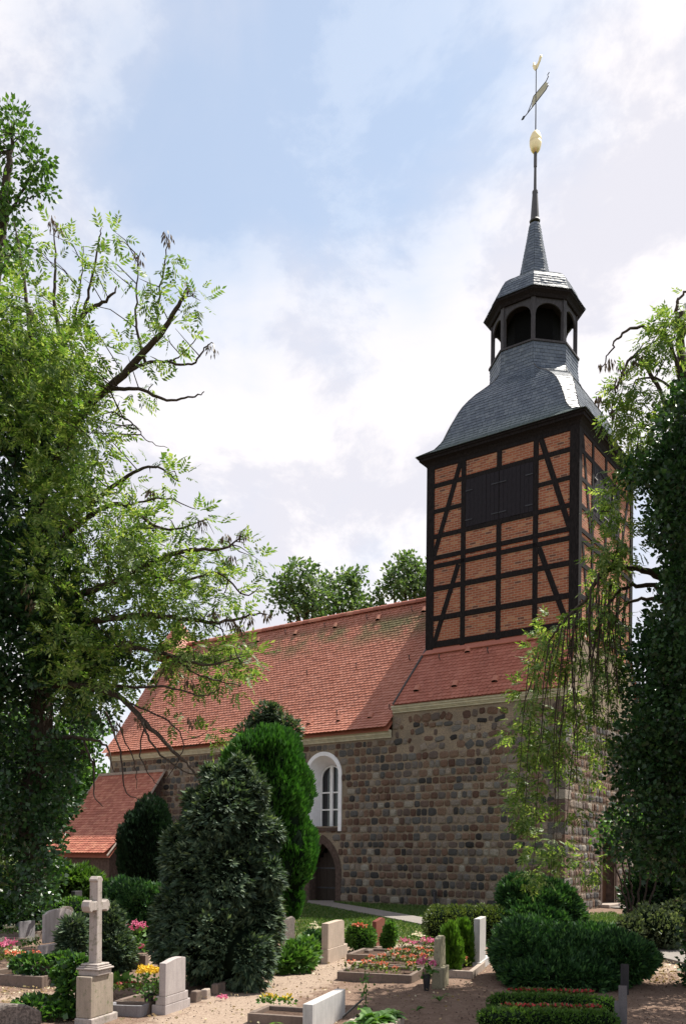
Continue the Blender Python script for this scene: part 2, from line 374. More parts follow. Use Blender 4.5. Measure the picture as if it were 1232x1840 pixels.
def build(name, mb, mats, parent=None, rel=None, smooth=False, bevel=0.0):
    V = mb.v
    if rel is not None: V = [(p[0] - rel[0], p[1] - rel[1], p[2] - rel[2]) for p in V]
    me = bpy.data.meshes.new(name); me.from_pydata(V, [], mb.f)
    if isinstance(mats, str): mats = [mats]
    for k in mats: me.materials.append(MATS[k])
    if len(mats) > 1: me.polygons.foreach_set('material_index', mb.m)
    if smooth: me.polygons.foreach_set('use_smooth', [True] * len(me.polygons))
    me.update(); o = link(bpy.data.objects.new(name, me), parent)
    if bevel:
        bv = o.modifiers.new('bevel', 'BEVEL'); bv.width = bevel; bv.segments = 2; bv.limit_method = 'ANGLE'; bv.angle_limit = math.radians(40)
    return o
def quads(name, V, mats, parent=None, rel=None, midx=None, nper=4, extra=None):
    """V: (n*nper,3) array, every nper vertices one face; extra: MB appended with material 1"""
    V = np.asarray(V, np.float32).reshape(-1, 3)
    n = len(V) // nper
    fv = [V]; loops = np.arange(n * nper, dtype=np.int32); ltot = np.full(n, nper, np.int32)
    mi = np.zeros(n, np.int32) if midx is None else np.asarray(midx, np.int32)
    if extra is not None and len(extra.f):
        ev = np.array(extra.v, np.float32); el = np.array([i for f in extra.f for i in f], np.int32) + len(V)
        fv.append(ev); loops = np.concatenate([loops, el]); ltot = np.concatenate([ltot, np.array([len(f) for f in extra.f], np.int32)])
        mi = np.concatenate([mi, np.ones(len(extra.f), np.int32) * (len(mats) - 1)])
    A = np.concatenate(fv)
    if rel is not None: A = A - np.array(rel, np.float32)
    me = bpy.data.meshes.new(name); me.vertices.add(len(A)); me.vertices.foreach_set('co', A.ravel())
    me.loops.add(len(loops)); me.loops.foreach_set('vertex_index', loops)
    me.polygons.add(len(ltot)); st = np.concatenate([[0], np.cumsum(ltot)[:-1]]).astype(np.int32)
    me.polygons.foreach_set('loop_start', st); me.polygons.foreach_set('loop_total', ltot)
    if isinstance(mats, str): mats = [mats]
    for k in mats: me.materials.append(MATS[k])
    me.polygons.foreach_set('material_index', mi)
    me.update(calc_edges=True); me.validate()
    return link(bpy.data.objects.new(name, me), parent)
def tag(o, label=None, cat=None, group=None, kind=None):
    if label: o['label'] = label
    if cat: o['category'] = cat
    if group: o['group'] = group
    o['kind'] = kind or 'thing'
    return o
def thing(name, loc, label, cat, group=None, rz=0.0):
    o = bpy.data.objects.new(name, None); COL.objects.link(o); o.empty_display_size = 0.2
    o.location = tuple(map(float, loc)); o.rotation_euler = (0, 0, rz)
    return tag(o, label, cat, group)
def copy_tree(o, parent=None):
    c = o.copy(); COL.objects.link(c)
    if parent is not None: c.parent = parent
    for ch in list(o.children): copy_tree(ch, c)
    return c
def unit(a): return a / (np.linalg.norm(a, axis=-1, keepdims=True) + 1e-9)
def rvec(n): return unit(RNG.normal(size=(n, 3)))

# leaf generators: all return arrays of quads (n,4,3)
def rhomb(P, A, B, fold=0.0, Nn=None, wpos=0.45):
    P, A, B = P[:, None], A[:, None], B[:, None]
    Q = np.concatenate([P, P + A * wpos + B, P + A, P + A * wpos - B], 1)
    return Q
def leaves(P, D, L, W):
    """one leaf per point: base P, direction D, length L, half width W"""
    n = len(P); S_ = unit(np.cross(D, rvec(n)))
    Ls = (L * RNG.uniform(0.7, 1.25, n))[:, None]
    return rhomb(P, D * Ls, S_ * Ls * (W / L), wpos=0.4)
def pinnate(P, D, L, pairs=4):
    n = len(P); up = np.tile([0, 0, 1.0], (n, 1)) + 0.6 * rvec(n); Sd = unit(np.cross(D, up)); Nn = unit(np.cross(Sd, D))
    Ls = (L * RNG.uniform(0.75, 1.2, n))[:, None]; outq = []
    for k in range(pairs + 1):
        t = 0.28 + 0.68 * k / pairs
        base = P + D * Ls * t - Nn * Ls * 0.28 * t * t
        ll = Ls * (0.40 if k < pairs else 0.42)
        for sgn in ((1, -1) if k < pairs else (0,)):
            dd = unit(D * (0.55 if sgn else 1) + sgn * Sd * 0.85 - Nn * RNG.uniform(0.1, 0.6, (n, 1)))
            wv = unit(np.cross(dd, Nn)) * ll * 0.19
            outq.append(rhomb(base, dd * ll, wv))
    return np.concatenate(outq)
def fan(P, D, Nn, L, k=5, spread=1.3, width=0.16, droop=0.25):
    n = len(P); Sd = unit(np.cross(D, Nn)); Ls = (L * RNG.choice([.55, .8, 1.0, 1.45], n) * RNG.uniform(0.8, 1.2, n))[:, None]; outq = []
    for i in range(k):
        th = (i / (k - 1) - 0.5) * spread if k > 1 else 0
        dd = unit(D * math.cos(th) + Sd * math.sin(th) + Nn * RNG.uniform(-0.25, 0.25, (n, 1)) - np.array([0, 0, droop]) * RNG.uniform(0.3, 1, (n, 1)))
        ll = Ls * (1 - 0.35 * abs(th) / max(spread / 2, .01)) 
        outq.append(rhomb(P, dd * ll, unit(np.cross(dd, Nn)) * ll * width, wpos=0.55))
    return np.concatenate(outq)
def smooth_noise(P, f, seed=0):
    r = np.random.default_rng(seed); s = 0
    for k in range(4):
        w = r.normal(size=3) * f * (1.6 ** k) * 0.7; s = s + np.sin(P @ w + r.uniform(0, 6.3)) / (1.35 ** k)
    return s / 2.2
def lobe_points(lobes, n, depth=0.3, amp=0.12, freq=4.0, seed=0, zmin=0.02):
    lobes = [(np.array(c, float), np.array(r, float)) for c, r in lobes]
    wts = np.array([r[0] * r[1] + r[1] * r[2] + r[0] * r[2] for c, r in lobes]); wts /= wts.sum()
    Ps, Ns = [], []
    idx = RNG.choice(len(lobes), n * 2, p=wts)
    for li, (c, r) in enumerate(lobes):
        k = (idx == li).sum()
        if not k: continue
        d = rvec(k); q = 1 - depth * RNG.random(k) ** 1.8
        p = c + d * r * q[:, None]; nn = unit(d / r)
        p = p + nn * (smooth_noise(p, freq, seed) * amp * min(r))[:, None]
        keep = p[:, 2] > zmin
        for lj, (c2, r2) in enumerate(lobes):
            if lj == li: continue
            keep &= (((p - c2) / r2) ** 2).sum(1) > 0.72
        Ps.append(p[keep]); Ns.append(nn[keep])
    P = np.concatenate(Ps); Nn = np.concatenate(Ns); k = RNG.permutation(len(P))[:n]
    return P[k], Nn[k]
ICO_V = None
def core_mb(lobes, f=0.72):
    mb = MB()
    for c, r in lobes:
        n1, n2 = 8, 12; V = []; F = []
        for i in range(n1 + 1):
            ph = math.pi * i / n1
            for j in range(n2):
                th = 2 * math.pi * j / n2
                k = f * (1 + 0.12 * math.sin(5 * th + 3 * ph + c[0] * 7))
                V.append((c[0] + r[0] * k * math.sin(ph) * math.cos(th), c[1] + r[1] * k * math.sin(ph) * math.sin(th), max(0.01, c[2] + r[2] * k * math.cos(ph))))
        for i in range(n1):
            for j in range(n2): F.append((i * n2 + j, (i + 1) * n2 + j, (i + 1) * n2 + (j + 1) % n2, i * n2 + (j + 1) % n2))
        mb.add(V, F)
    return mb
def L_(px, py, Y, rx, ry, rz): return (tuple(at(px, py, Y)), (rx, ry, rz))
def bush(name, lobes, n, style, mat, label, cat, size=0.12, group=None, depth=0.3, amp=0.12, freq=4.0, up=0.3, core=0.72, stem=True, stem_r=0.05):
    base = np.mean([c for c, r in lobes], axis=0); base = np.array([base[0], base[1], 0.0])
    th = thing(name, base, label, cat, group)
    P, Nn = lobe_points(lobes, n, depth, amp, freq, seed=int(abs(base[0] * 37 + base[1] * 11)) % 999)
    gap = smooth_noise(P, 3.2 / size ** .8 * .45, 13) + .5 * smooth_noise(P, 1.1 / size, 14) > (-.62 if style in ('fan', 'needle', 'flame') else -.9)
    P, Nn = P[gap], Nn[gap]
    D = unit(Nn + np.array([0, 0, up]) + 0.45 * rvec(len(P)))
    if style == 'fan': Q = fan(P, D, unit(Nn + np.array([0, 0, .6]) + .5 * rvec(len(P))), size, 5, 1.5, 0.13, 0.35)
    elif style == 'flame': Q = fan(P, unit(D + np.array([0, 0, 0.9])), unit(np.cross(Nn, [0, 0, 1.0]) + .6 * rvec(len(P))), size, 4, 0.9, 0.13, 0.0)
    elif style == 'needle': Q = fan(P, D, unit(Nn + .9 * rvec(len(P))), size * 1.15, 4, 1.5, 0.15, 0.05)
    else: Q = leaves(P, unit(D + .5 * rvec(len(P))), size, size * 0.3)
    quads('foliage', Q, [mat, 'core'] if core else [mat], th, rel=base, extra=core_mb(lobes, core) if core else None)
    if stem:
        mb = MB(); top = max(c[2] for c, r in lobes)
        mb.tube([base + [0, 0, -0.05], base + [0.02, 0, top * 0.5], base + [0, 0.02, top * 0.9]], [stem_r, stem_r * 0.8, stem_r * 0.4], 7)
        for k in range(4):
            a = k * 1.6; c, r = lobes[k % len(lobes)]
            mb.tube([base + [0, 0, top * 0.3], (base + np.array(c)) / 2 + [0, 0, 0.05], np.array(c) + [r[0] * 0.5 * math.cos(a), r[1] * 0.5 * math.sin(a), 0]], [stem_r * 0.6, stem_r * 0.45, stem_r * 0.2], 5)
        build('stem', mb, 'bark', th, rel=base)
    return th

# ------------------------------------------------------------------ ground
YAW = math.radians(35.5)
C0 = np.array([7.4147, 29.0944, 0.0])
UU = np.array([-math.cos(YAW), math.sin(YAW), 0]); VV = np.array([math.sin(YAW), math.cos(YAW), 0])
def CW(e, n, z=0.0): return C0 + UU * e + VV * n + np.array([0, 0, z])
def poly_dist(X, Y, poly):
    """signed distance, positive inside"""
    n = len(poly); ins = np.zeros(X.shape, bool); dm = np.full(X.shape, 1e9)
    for i in range(n):
        x0, y0 = poly[i]; x1, y1 = poly[(i + 1) % n]
        cnd = ((y0 > Y) != (y1 > Y)) & (X < (x1 - x0) * (Y - y0) / (y1 - y0 + 1e-12) + x0); ins ^= cnd
        dx, dy = x1 - x0, y1 - y0; t = np.clip(((X - x0) * dx + (Y - y0) * dy) / (dx * dx + dy * dy + 1e-12), 0, 1)
        dm = np.minimum(dm, np.hypot(X - x0 - t * dx, Y - y0 - t * dy))
    return np.where(ins, dm, -dm)
def line_dist(X, Y, pts):
    dm = np.full(X.shape, 1e9)
    for (x0, y0), (x1, y1) in zip(pts[:-1], pts[1:]):
        dx, dy = x1 - x0, y1 - y0; t = np.clip(((X - x0) * dx + (Y - y0) * dy) / (dx * dx + dy * dy), 0, 1)
        dm = np.minimum(dm, np.hypot(X - x0 - t * dx, Y - y0 - t * dy))
    return dm
gp = lambda l: [tuple(G(*p)[:2]) for p in l]
grass_poly = gp([(540, 1613), (1000, 1643), (1100, 1640), (1160, 1662), (1120, 1690), (1000, 1690), (780, 1685), (735, 1692), (690, 1698), (600, 1692), (525, 1690)])
sand_line = gp([(290, 1875), (370, 1832), (440, 1800), (540, 1752), (640, 1716), (715, 1692), (775, 1676)])
sand2 = gp([(75, 1612), (135, 1608), (230, 1606)])
sand3 = gp([(230, 1735), (260, 1720)])
sand4 = gp([(1160, 1740), (1240, 1735)])
lit_soil = gp([(0, 1790), (120, 1785)])  # sunlit soil patch, its brightness put in as sand colour
xs = np.concatenate([[-400, -120, -50], np.arange(-16, 16.01, 0.16), [50, 120, 400]])
ys = np.concatenate([[-60, -10, 2], np.arange(6, 36.01, 0.16), [60, 140, 700]])
GX, GY = np.meshgrid(xs, ys)
PP = np.stack([GX.ravel(), GY.ravel(), 0 * GX.ravel()], 1)
inn = ((np.abs(GX) < 16) & (GY > 6) & (GY < 36)).ravel()
sd = np.maximum.reduce([0.62 - line_dist(GX, GY, sand_line), 0.75 - line_dist(GX, GY, sand2), 0.35 - line_dist(GX, GY, sand3), 0.5 - line_dist(GX, GY, sand4), 0.2 - line_dist(GX, GY, lit_soil)])
sand = np.clip(0.5 + sd * 1.1, 0, 1).ravel(); grass = np.clip(0.5 + poly_dist(GX, GY, grass_poly) * 0.9, 0, 1).ravel()
grass = np.maximum(grass, (np.hypot(GX, GY - 20) > 40).ravel())
hz_ = (smooth_noise(PP, 2.5, 3) * 0.018 + smooth_noise(PP, 9, 4) * 0.008) * inn * (1 - 0.6 * sand)
V = PP.copy(); V[:, 2] = hz_ - 0.02
nx, ny = len(xs), len(ys)
F = [(j * nx + i, j * nx + i + 1, (j + 1) * nx + i + 1, (j + 1) * nx + i) for j in range(ny - 1) for i in range(nx - 1)]
me = bpy.data.meshes.new('ground'); me.from_pydata(V.tolist(), [], F); me.materials.append(MATS['ground_soil'])
for nme, arr in (('sand', sand), ('grass', grass)):
    a = me.attributes.new(nme, 'FLOAT', 'POINT'); a.data.foreach_set('value', arr.astype(np.float32))
me.polygons.foreach_set('use_smooth', [True] * len(me.polygons))
tag(link(bpy.data.objects.new('ground', me)), kind='structure')
# concrete path to the north door, and the pale paving on the right
def strip(name, pts, w, z, mat):
    pts = [np.array(p[:2]) for p in pts]; V = []
    for i, p in enumerate(pts):
        d = pts[min(i + 1, len(pts) - 1)] - pts[max(i - 1, 0)]; d /= np.linalg.norm(d); nn = np.array([-d[1], d[0]])
        V.append((*(p + nn * w / 2), z)); V.append((*(p - nn * w / 2), z))
    mb = MB(); k = len(pts)
    top = V; bot = [(x, y, -0.06) for x, y, _ in V]
    F = []
    for i in range(k - 1):
        a = 2 * i; F.append((a, a + 1, a + 3, a + 2))
        F.append((a, a + 2, 2 * k + a + 2, 2 * k + a)); F.append((a + 1, 2 * k + a + 1, 2 * k + a + 3, a + 3))
    mb.add(top + bot, F)
    return tag(build(name, mb, mat), kind='structure')
PATH = [CW(10.15, -0.03), G(575, 1623), G(640, 1634.5), G(700, 1645.5), G(765, 1657.5), G(850, 1674), G(930, 1690)]
strip('path', PATH, 1.05, 0.03, 'concrete')
strip('door_path', [CW(-0.02, 4.5), CW(-1.6, 4.2), CW(-3.6, 3.2)], 1.3, 0.03, 'concrete')
pv = MB()
a, b, c_, d = G(1176, 1708), G(1250, 1703), G(1255, 1742), G(1183, 1724)
pv.add([tuple(q[:2]) + (zz,) for zz in (0.05, -0.06) for q in (a, b, c_, d)], [(3, 2, 1, 0), (0, 1, 5, 4), (1, 2, 6, 5), (2, 3, 7, 6), (3, 0, 4, 7)])
tag(build('paving', pv, 'concrete'), kind='structure')

# ------------------------------------------------------------------ church
church = thing('village_church', C0, 'fieldstone village church with red tiled roof and half-timbered brick tower', 'church', rz=-YAW)
def P3(e, n, z): return np.array([-e, n, z], float)
def cpart(name, mb, mats, parent=church, **k): return build(name, mb, mats, parent, **k)
WIN = dict(c=10.12, hw=0.93, z0=2.95, spring=5.1)
DOOR = dict(c=10.12, hw=0.66, spring=1.15, apex=2.32)
def in_window(e, z, g=0.0):
    w = WIN; de = abs(e - w['c'])
    if z < w['z0'] - g: return False
    if z < w['spring']: return de < w['hw'] + g
    return math.hypot(de, z - w['spring']) < w['hw'] + g
def gothic(z, d): # half width at z
    if z < 0: return d['hw']
    if z < d['spring']: return d['hw']
    h = d['apex'] - d['spring']; hw = d['hw']; R = (h * h + hw * hw) / (2 * hw)
    q = R * R - (z - d['spring']) ** 2
    return max(0.0, math.sqrt(max(0, q)) - (R - hw))
def in_door(e, z, g=0.0):
    if z > DOOR['apex'] + g: return False
    return abs(e - DOOR['c']) < gothic(max(0, z - g), DOOR) + g
WD = dict(c=4.5, hw=0.8, h=2.45)
def in_wdoor(n, z, g=0.0): return abs(n - WD['c']) < WD['hw'] + g and z < WD['h'] + g

def stone_face(length, zfun, hole, mapf, nrm, seed, rubble_z, name, zmax_cells, parent=church, ztop=None):
    """mortar sheet of small cells (openings left out) and domed fieldstones laid in courses"""
    rg = np.random.default_rng(seed); mb = MB(); cs = 0.12
    ne = int(length / cs); dz = cs
    vid = {}
    def vert(i, j):
        if (i, j) not in vid:
            e = length * i / ne; z = j * dz - 0.1
            z = min(z, zfun(e)); p = mapf(e, z); vid[(i, j)] = len(mb.v); mb.v.append(tuple(p))
        return vid[(i, j)]
    for i in range(ne):
        for j in range(int(zmax_cells / dz) + 2):
            e = length * (i + .5) / ne; z = (j + .5) * dz - 0.1
            if z > zfun(e) + dz / 2 or hole(e, z): continue
            mb.f.append((vert(i, j), vert(i + 1, j), vert(i + 1, j + 1), vert(i, j + 1))); mb.m.append(0)
    def stone(ec, zc, w, h, rot):
        k = 10; ex = rg.uniform(0.4, 0.75); pts = []
        for q in range(k):
            th = 2 * math.pi * q / k + 0.3
            cx, sx = math.cos(th), math.sin(th)
            x = math.copysign(abs(cx) ** ex, cx) * w * rg.uniform(.9, 1.06); y = math.copysign(abs(sx) ** ex, sx) * h * rg.uniform(.88, 1.06)
            pts.append((ec + x * math.cos(rot) - y * math.sin(rot), zc + x * math.sin(rot) + y * math.cos(rot)))
        hgt = rg.uniform(0.02, 0.055)
        V = [mapf(*p) + nrm * 0.003 for p in pts] + [mapf(ec + (p[0] - ec) * .93, zc + (p[1] - zc) * .92) + nrm * hgt * 0.6 for p in pts] + \
            [mapf(ec + (p[0] - ec) * .6, zc + (p[1] - zc) * .6) + nrm * hgt * rg.uniform(.85, 1.15) for p in pts] + [mapf(ec, zc) + nrm * hgt * 1.1]
        F = []
        for q in range(k):
            q2 = (q + 1) % k
            F += [(q, q2, k + q2, k + q), (k + q, k + q2, 2 * k + q2, 2 * k + q), (2 * k + q, 2 * k + q2, 3 * k)]
        mb.add(V, F, 1)
    z = 0.02; row = 0
    while z < zmax_cells:
        rub = z > rubble_z; rubf = lambda q: z > rubble_z and q < 6.9
        h = rg.uniform(0.25, 0.33) if not rub else rg.uniform(0.22, 0.34)
        e = -rg.uniform(0, .3)
        while e < length:
            rub = rubf(e); w = rg.choice([rg.uniform(0.18, 0.28), rg.uniform(0.26, 0.44)]) if not rub else rg.uniform(0.16, 0.5)
            ec, zc = e + w / 2, z + h / 2 + (rg.normal() * 0.03 if rub else rg.normal() * 0.006)
            ok = ec - w / 2 > 0.0 and ec + w / 2 < length and zc + h / 2 < zfun(ec) - .02
            for q in (-.5, -.2, .2, .5):
                for q2 in (-.45, .45): ok = ok and not hole(ec + q * w, zc + q2 * h)
            if ok and (not rub or rg.random() < .9):
                sc = 1 if not rub else rg.uniform(.85, 1.08)
                stone(ec, zc, w / 2 * sc - .011, h / 2 * sc * rg.uniform(.88, 1) - .008, rg.normal() * (.25 if rub else .03))
            e += w
        z += h; row += 1
    return cpart(name, mb, ['mortar', 'fieldstone'], parent)

E_N0, E_N1 = 6.86, 23.2
stone_face(E_N1, lambda e: 7.3 if e < E_N0 else 6.38, lambda e, z: in_window(e, z, -0.08) or in_door(e, z, 0.16),
           lambda e, z: P3(e, 0, z), np.array([0, -1.0, 0]), 5, 5.7, 'stone_wall', 7.3)
def gable(n):
    return 7.3 + max(0, min(n, 8 - n)) * 1.78
stone_face(8.0, lambda n: 7.3, lambda n, z: in_wdoor(n, z, -0.05), lambda n, z: P3(0, n, z), np.array([1.0, 0, 0]), 9, 9, 'stone_wall', 7.3)
# corner ashlar
cb = MB(); zz = 0.0; k = 0
while zz < 7.2:
    hh = 0.34 + 0.1 * ((k * 37) % 5) / 5; l1, l2 = (0.62, 0.3) if k % 2 else (0.34, 0.55)
    cb.box(-l1 + 0.035, 0.035, -0.035, l2, zz + .008, min(zz + hh, 7.25) - .008); zz += hh; k += 1
cpart('corner_stones', cb, 'fieldstone', bevel=0.02)
# back, ends (plain mortar render) and the half gables beside the tower
bk = MB()
bk.add([P3(0, 8, 0), P3(E_N1, 8, 0), P3(E_N1, 8, 6.6), P3(0, 8, 6.6)], [(3, 2, 1, 0)])
bk.add([P3(E_N1, 0, 0), P3(E_N1, 8, 0), P3(E_N1, 8, 6.5), P3(E_N1, 4, 12.7), P3(E_N1, 0, 6.5)], [(0, 1, 2, 3, 4)])
bk.add([P3(E_N0, 0, 6.3), P3(E_N0, 8, 6.3), P3(E_N0, 8, 7.5), P3(6.1, 7, 9.7), P3(6.1, 1, 9.7), P3(E_N0, 0, 7.5)], [(0, 1, 2, 3, 4, 5)])
bk.add([P3(0.02, 0, 7.28), P3(0.02, 8, 7.28), P3(0.02, 7, 9.75), P3(0.02, 1, 9.75)], [(3, 2, 1, 0)])
cpart('gable_wall', bk, 'mortar')
# cornices
def cornice(e0, e1, z0, z1):
    mb = MB(); h = z1 - z0
    for d, a, b in ((0.06, 0, .25), (0.10, .25, .42), (0.15, .42, .72), (0.2, .72, 1.0)):
        mb.box(-e1, -e0, -d, 0.0, z0 + h * a + .001, z0 + h * b)
    return cpart('cornice', mb, 'cornice_plaster')
cornice(-0.12, 6.8, 7.28, 7.54)
cornice(6.88, 23.15, 6.37, 6.66)
rc = MB(); rc.box(-0.02, 0.16, -0.12, 1.0, 7.30, 7.54); cpart('cornice', rc, 'cornice_plaster'); rc = MB(); rc.box(-0.02, 0.16, 7.0, 8.12, 7.30, 7.54)
cpart('cornice', rc, 'cornice_plaster')

# window: white surround, splayed niche, frame and panes
def arc(cx, cz, r, n=20, a0=0.0, a1=math.pi): return [(cx + r * math.cos(a0 + (a1 - a0) * i / n), cz + r * math.sin(a0 + (a1 - a0) * i / n)) for i in range(n + 1)]
def win_outline(hw, z0, spring): return [(WIN['c'] - hw, z0)] + [(2 * WIN['c'] - x, z) for x, z in arc(WIN['c'], spring, hw)] + [(WIN['c'] + hw, z0)]
wf = MB()
o1 = win_outline(WIN['hw'], 2.82, WIN['spring']); o2 = win_outline(0.77, 2.82, WIN['spring']); o3 = win_outline(0.56, 2.98, WIN['spring'] - .12)
o2s = o2
V = [P3(e, -0.045, z) for e, z in o1] + [P3(e, -0.045, z) for e, z in o2]; n_ = len(o1)
wf.add(V, [(i, i + 1, n_ + i + 1, n_ + i) for i in range(n_ - 1)])
wf.add([P3(e, -0.045, z) for e, z in o1] + [P3(e, 0.06, z) for e, z in o1], [(i, n_ + i, n_ + i + 1, i + 1) for i in range(n_ - 1)])
win = cpart('window', wf, 'white_plaster')
nm = MB()
nm.add([P3(e, -0.045, max(z, 2.97)) for e, z in o2] + [P3(e, 0.62, z) for e, z in o3], [(i, i + 1, n_ + i + 1, n_ + i) for i in range(n_ - 1)])
build('niche', nm, 'white_plaster', win, smooth=True)
fr = MB(); o4 = win_outline(0.50, 3.04, WIN['spring'] - .12)
fr.add([P3(e, 0.58, z) for e, z in o3] + [P3(e, 0.58, z) for e, z in o4] + [P3(e, 0.64, z) for e, z in o4], [(i, i + 1, n_ + i + 1, n_ + i) for i in range(n_ - 1)] + [(n_ + i, n_ + i + 1, 2 * n_ + i + 1, 2 * n_ + i) for i in range(n_ - 1)])
fr.box(-WIN['c'] - .07, -WIN['c'] + .07, 0.55, 0.64, 3.0, 5.5)
for zz in (3.01, 3.72, 4.42): fr.box(-WIN['c'] - .52, -WIN['c'] + .52, 0.57, 0.635, zz - .03, zz + .03)
build('frame', fr, 'white_paint', win)
gl = MB(); gl.add([P3(e, 0.65, z) for e, z in o3], [tuple(range(n_))]); build('pane', gl, 'window_glass', win)
sl = MB(); sl.box(-WIN['c'] - .93, -WIN['c'] + .76, -0.06, 0.6, 2.82, 2.965); build('sill', sl, 'arch_brick', win, bevel=.01)
# north door: pointed brick arch, deep reveal, plank leaf
def door_outline(g, n=16):
    d = dict(DOOR); hs = []
    top = DOOR['apex'] + g * 1.3; dd = dict(c=0, hw=DOOR['hw'] + g, spring=DOOR['spring'], apex=top)
    zs = [0, dd['spring']] + [dd['spring'] + (top - dd['spring']) * math.sin(i / n * math.pi / 2) for i in range(1, n + 1)]
    R = [(DOOR['c'] + gothic(z, dd), z) for z in zs]
    return R + [(2 * DOOR['c'] - e, z) for e, z in R[::-1][1:]]
d1 = door_outline(.28); d2 = door_outline(0.0); k = len(d1)
ar = MB(); ar.add([P3(e, -0.02, z) for e, z in d1] + [P3(e, -0.02, z) for e, z in d2] + [P3(e, 0.55, z) for e, z in d2] + [P3(e, .05, z) for e, z in d1],
                  [(i, i + 1, k + i + 1, k + i) for i in range(k - 1)] + [(k + i, k + i + 1, 2 * k + i + 1, 2 * k + i) for i in range(k - 1)] + [(i, 3 * k + i, 3 * k + i + 1, i + 1) for i in range(k - 1)])
sd_ = cpart('door', ar, 'arch_brick')
pl = MB()
for i in range(7):
    e0 = DOOR['c'] - .66 + i * .19
    w = gothic(0, DOOR); pl.box(-e0 - .185, -e0, 0.45 + .01 * (i % 2), 0.5, 0.0, DOOR['spring'] + max(0, min(gothic_h for gothic_h in [1.0 - abs(e0 + .095 - DOOR['c'])])) )
build('leaf', pl, 'door_wood', sd_)
hb = MB(); hb.box(-DOOR['c'] - .6, -DOOR['c'] + .6, .43, .45, .5, .56); build('hinge', hb, 'iron', sd_); hb = MB(); hb.box(-DOOR['c'] - .6, -DOOR['c'] + .6, .43, .45, 1.3, 1.36); build('hinge', hb, 'iron', sd_)
bkd = MB(); bkd.add([P3(e, .52, z) for e, z in d2], [tuple(range(k))]); build('lining', bkd, 'interior_shade', sd_)
# west door
wd = MB(); c, hw, h = WD['c'], WD['hw'], WD['h']
wd.box(-.45, .05, c - hw - .2, c - hw, 0, h + .2); wd.box(-.45, .05, c + hw, c + hw + .2, 0, h + .2); wd.box(-.45, .05, c - hw, c + hw, h, h + .2)
wdo = cpart('door', wd, 'arch_brick')
lf = MB()
for i in range(8):
    n0 = c - hw + i * .2; lf.box(-.42, -.36 + .008 * (i % 2), n0, n0 + .195, 0.05, h)
build('leaf', lf, 'brown_door_wood', wdo)
hd = MB(); hd.box(-.355, -.3, c - .12, c - .09, 1.0, 1.16); hd.box(-.33, -.3, c - .12, c + .02, 1.07, 1.1); build('handle', hd, 'iron', wdo)
st_ = MB(); st_.box(-.4, .35, c - hw - .1, c + hw + .1, 0.0, .12); build('step', st_, 'pale_kerb', wdo, bevel=.02)

# ---------------- tiled roofs (beaver tails laid in rows)
def tiles(A0, A1, B0, B1, roww, tw, thick, rounded=True, jit=0.004, flare=None, clip=None):
    """A0->A1 eave edge, B0->B1 top edge; every tile an island"""
    A0, A1, B0, B1 = map(lambda q: np.array(q, float), (A0, A1, B0, B1)); mb = MB()
    ln = np.linalg.norm((B0 + B1 - A0 - A1) / 2); nr = max(1, int(ln / roww))
    nrm = np.cross(A1 - A0, (B0 + B1 - A0 - A1)); nrm /= np.linalg.norm(nrm)
    if nrm[2] < 0: nrm = -nrm
    rg = random.Random(3)
    prof = [(0.0, 0.25), (0.16, 0.07), (0.5, 0.0), (0.84, 0.07), (1.0, 0.25)] if rounded else [(0.0, 0.0), (1.0, 0.0)]
    def pt(s, t):
        L = A0 + (B0 - A0) * t; R = A1 + (B1 - A1) * t
        p = L + (R - L) * s
        if flare: p = p + nrm * flare(t)
        return p
    for i in range(nr):
        t0 = i / nr; t1 = min(1.0, (i + 1.9) / nr); tm = 1.0 / nr
        wid = np.linalg.norm((A1 + (B1 - A1) * t0) - (A0 + (B0 - A0) * t0)); nc = max(1, int(round(wid / tw)))
        o_ = 0.5 if i % 2 else 0.0
        for j in range(-1 if o_ else 0, nc):
            s0, s1 = (j + o_) / nc, (j + 1 + o_) / nc
            a, b = max(0, s0), min(1, s1)
            if b - a < 0.02 / wid: continue
            g = 0.02 * (b - a); hgt = thick * rg.uniform(.8, 1.35); tl = rg.uniform(-jit, jit)
            a += g; b -= g
            low = [pt(a + (b - a) * s, t0 + tm * q) + nrm * (hgt + thick + tl * (s - .5)) for s, q in prof]
            und = [p - nrm * thick for p in low]
            up = [pt(b, t1) + nrm * 0.002, pt(a, t1) + nrm * 0.002]
            V = low + up + und; m_ = len(low)
            mb.add(V, [tuple(range(m_ + 2))] + [(q + 1, q, m_ + 2 + q, m_ + 3 + q) for q in range(m_ - 1)])
    return mb
def fl(t): return 0.16 * max(0, (0.2 - t) / 0.2) ** 1.6
nave_roof = cpart('roof', tiles(P3(E_N1 + .1, -.30, 6.63), P3(6.88, -.30, 6.63), P3(E_N1 + .1, 4.0, 12.72), P3(6.1, 4.0, 12.72), .15, .19, .021, flare=fl), 'roof_tile')
nb = MB(); nb.add([P3(E_N1 + .1, 8.3, 6.5), P3(6.8, 8.3, 6.5), P3(6.1, 4, 12.72), P3(E_N1 + .1, 4, 12.72)], [(0, 1, 2, 3)])
nb.add([P3(E_N1 + .1, -.26, 6.60), P3(6.88, -.26, 6.60), P3(6.1, 4, 12.68), P3(E_N1 + .1, 4, 12.68)], [(0, 1, 2, 3)])
build('roof_deck', nb, 'roof_tile', nave_roof)
rt = MB(); e = 6.0
while e < E_N1 + .1:
    pr = [(.17 * math.cos(a_), .15 * math.sin(a_)) for a_ in np.linspace(-.3, math.pi + .3, 9)]
    r1 = 1.0 if int(e / .4) % 1 == 0 else 1
    V = [P3(e, 4 + x, 12.72 + z) for x, z in pr] + [P3(e + .37, 4 + x * 1.1, 12.72 + z * 1.1) for x, z in pr]
    rt.add(V, [(i, i + 1, 9 + i + 1, 9 + i) for i in range(8)]); e += .36
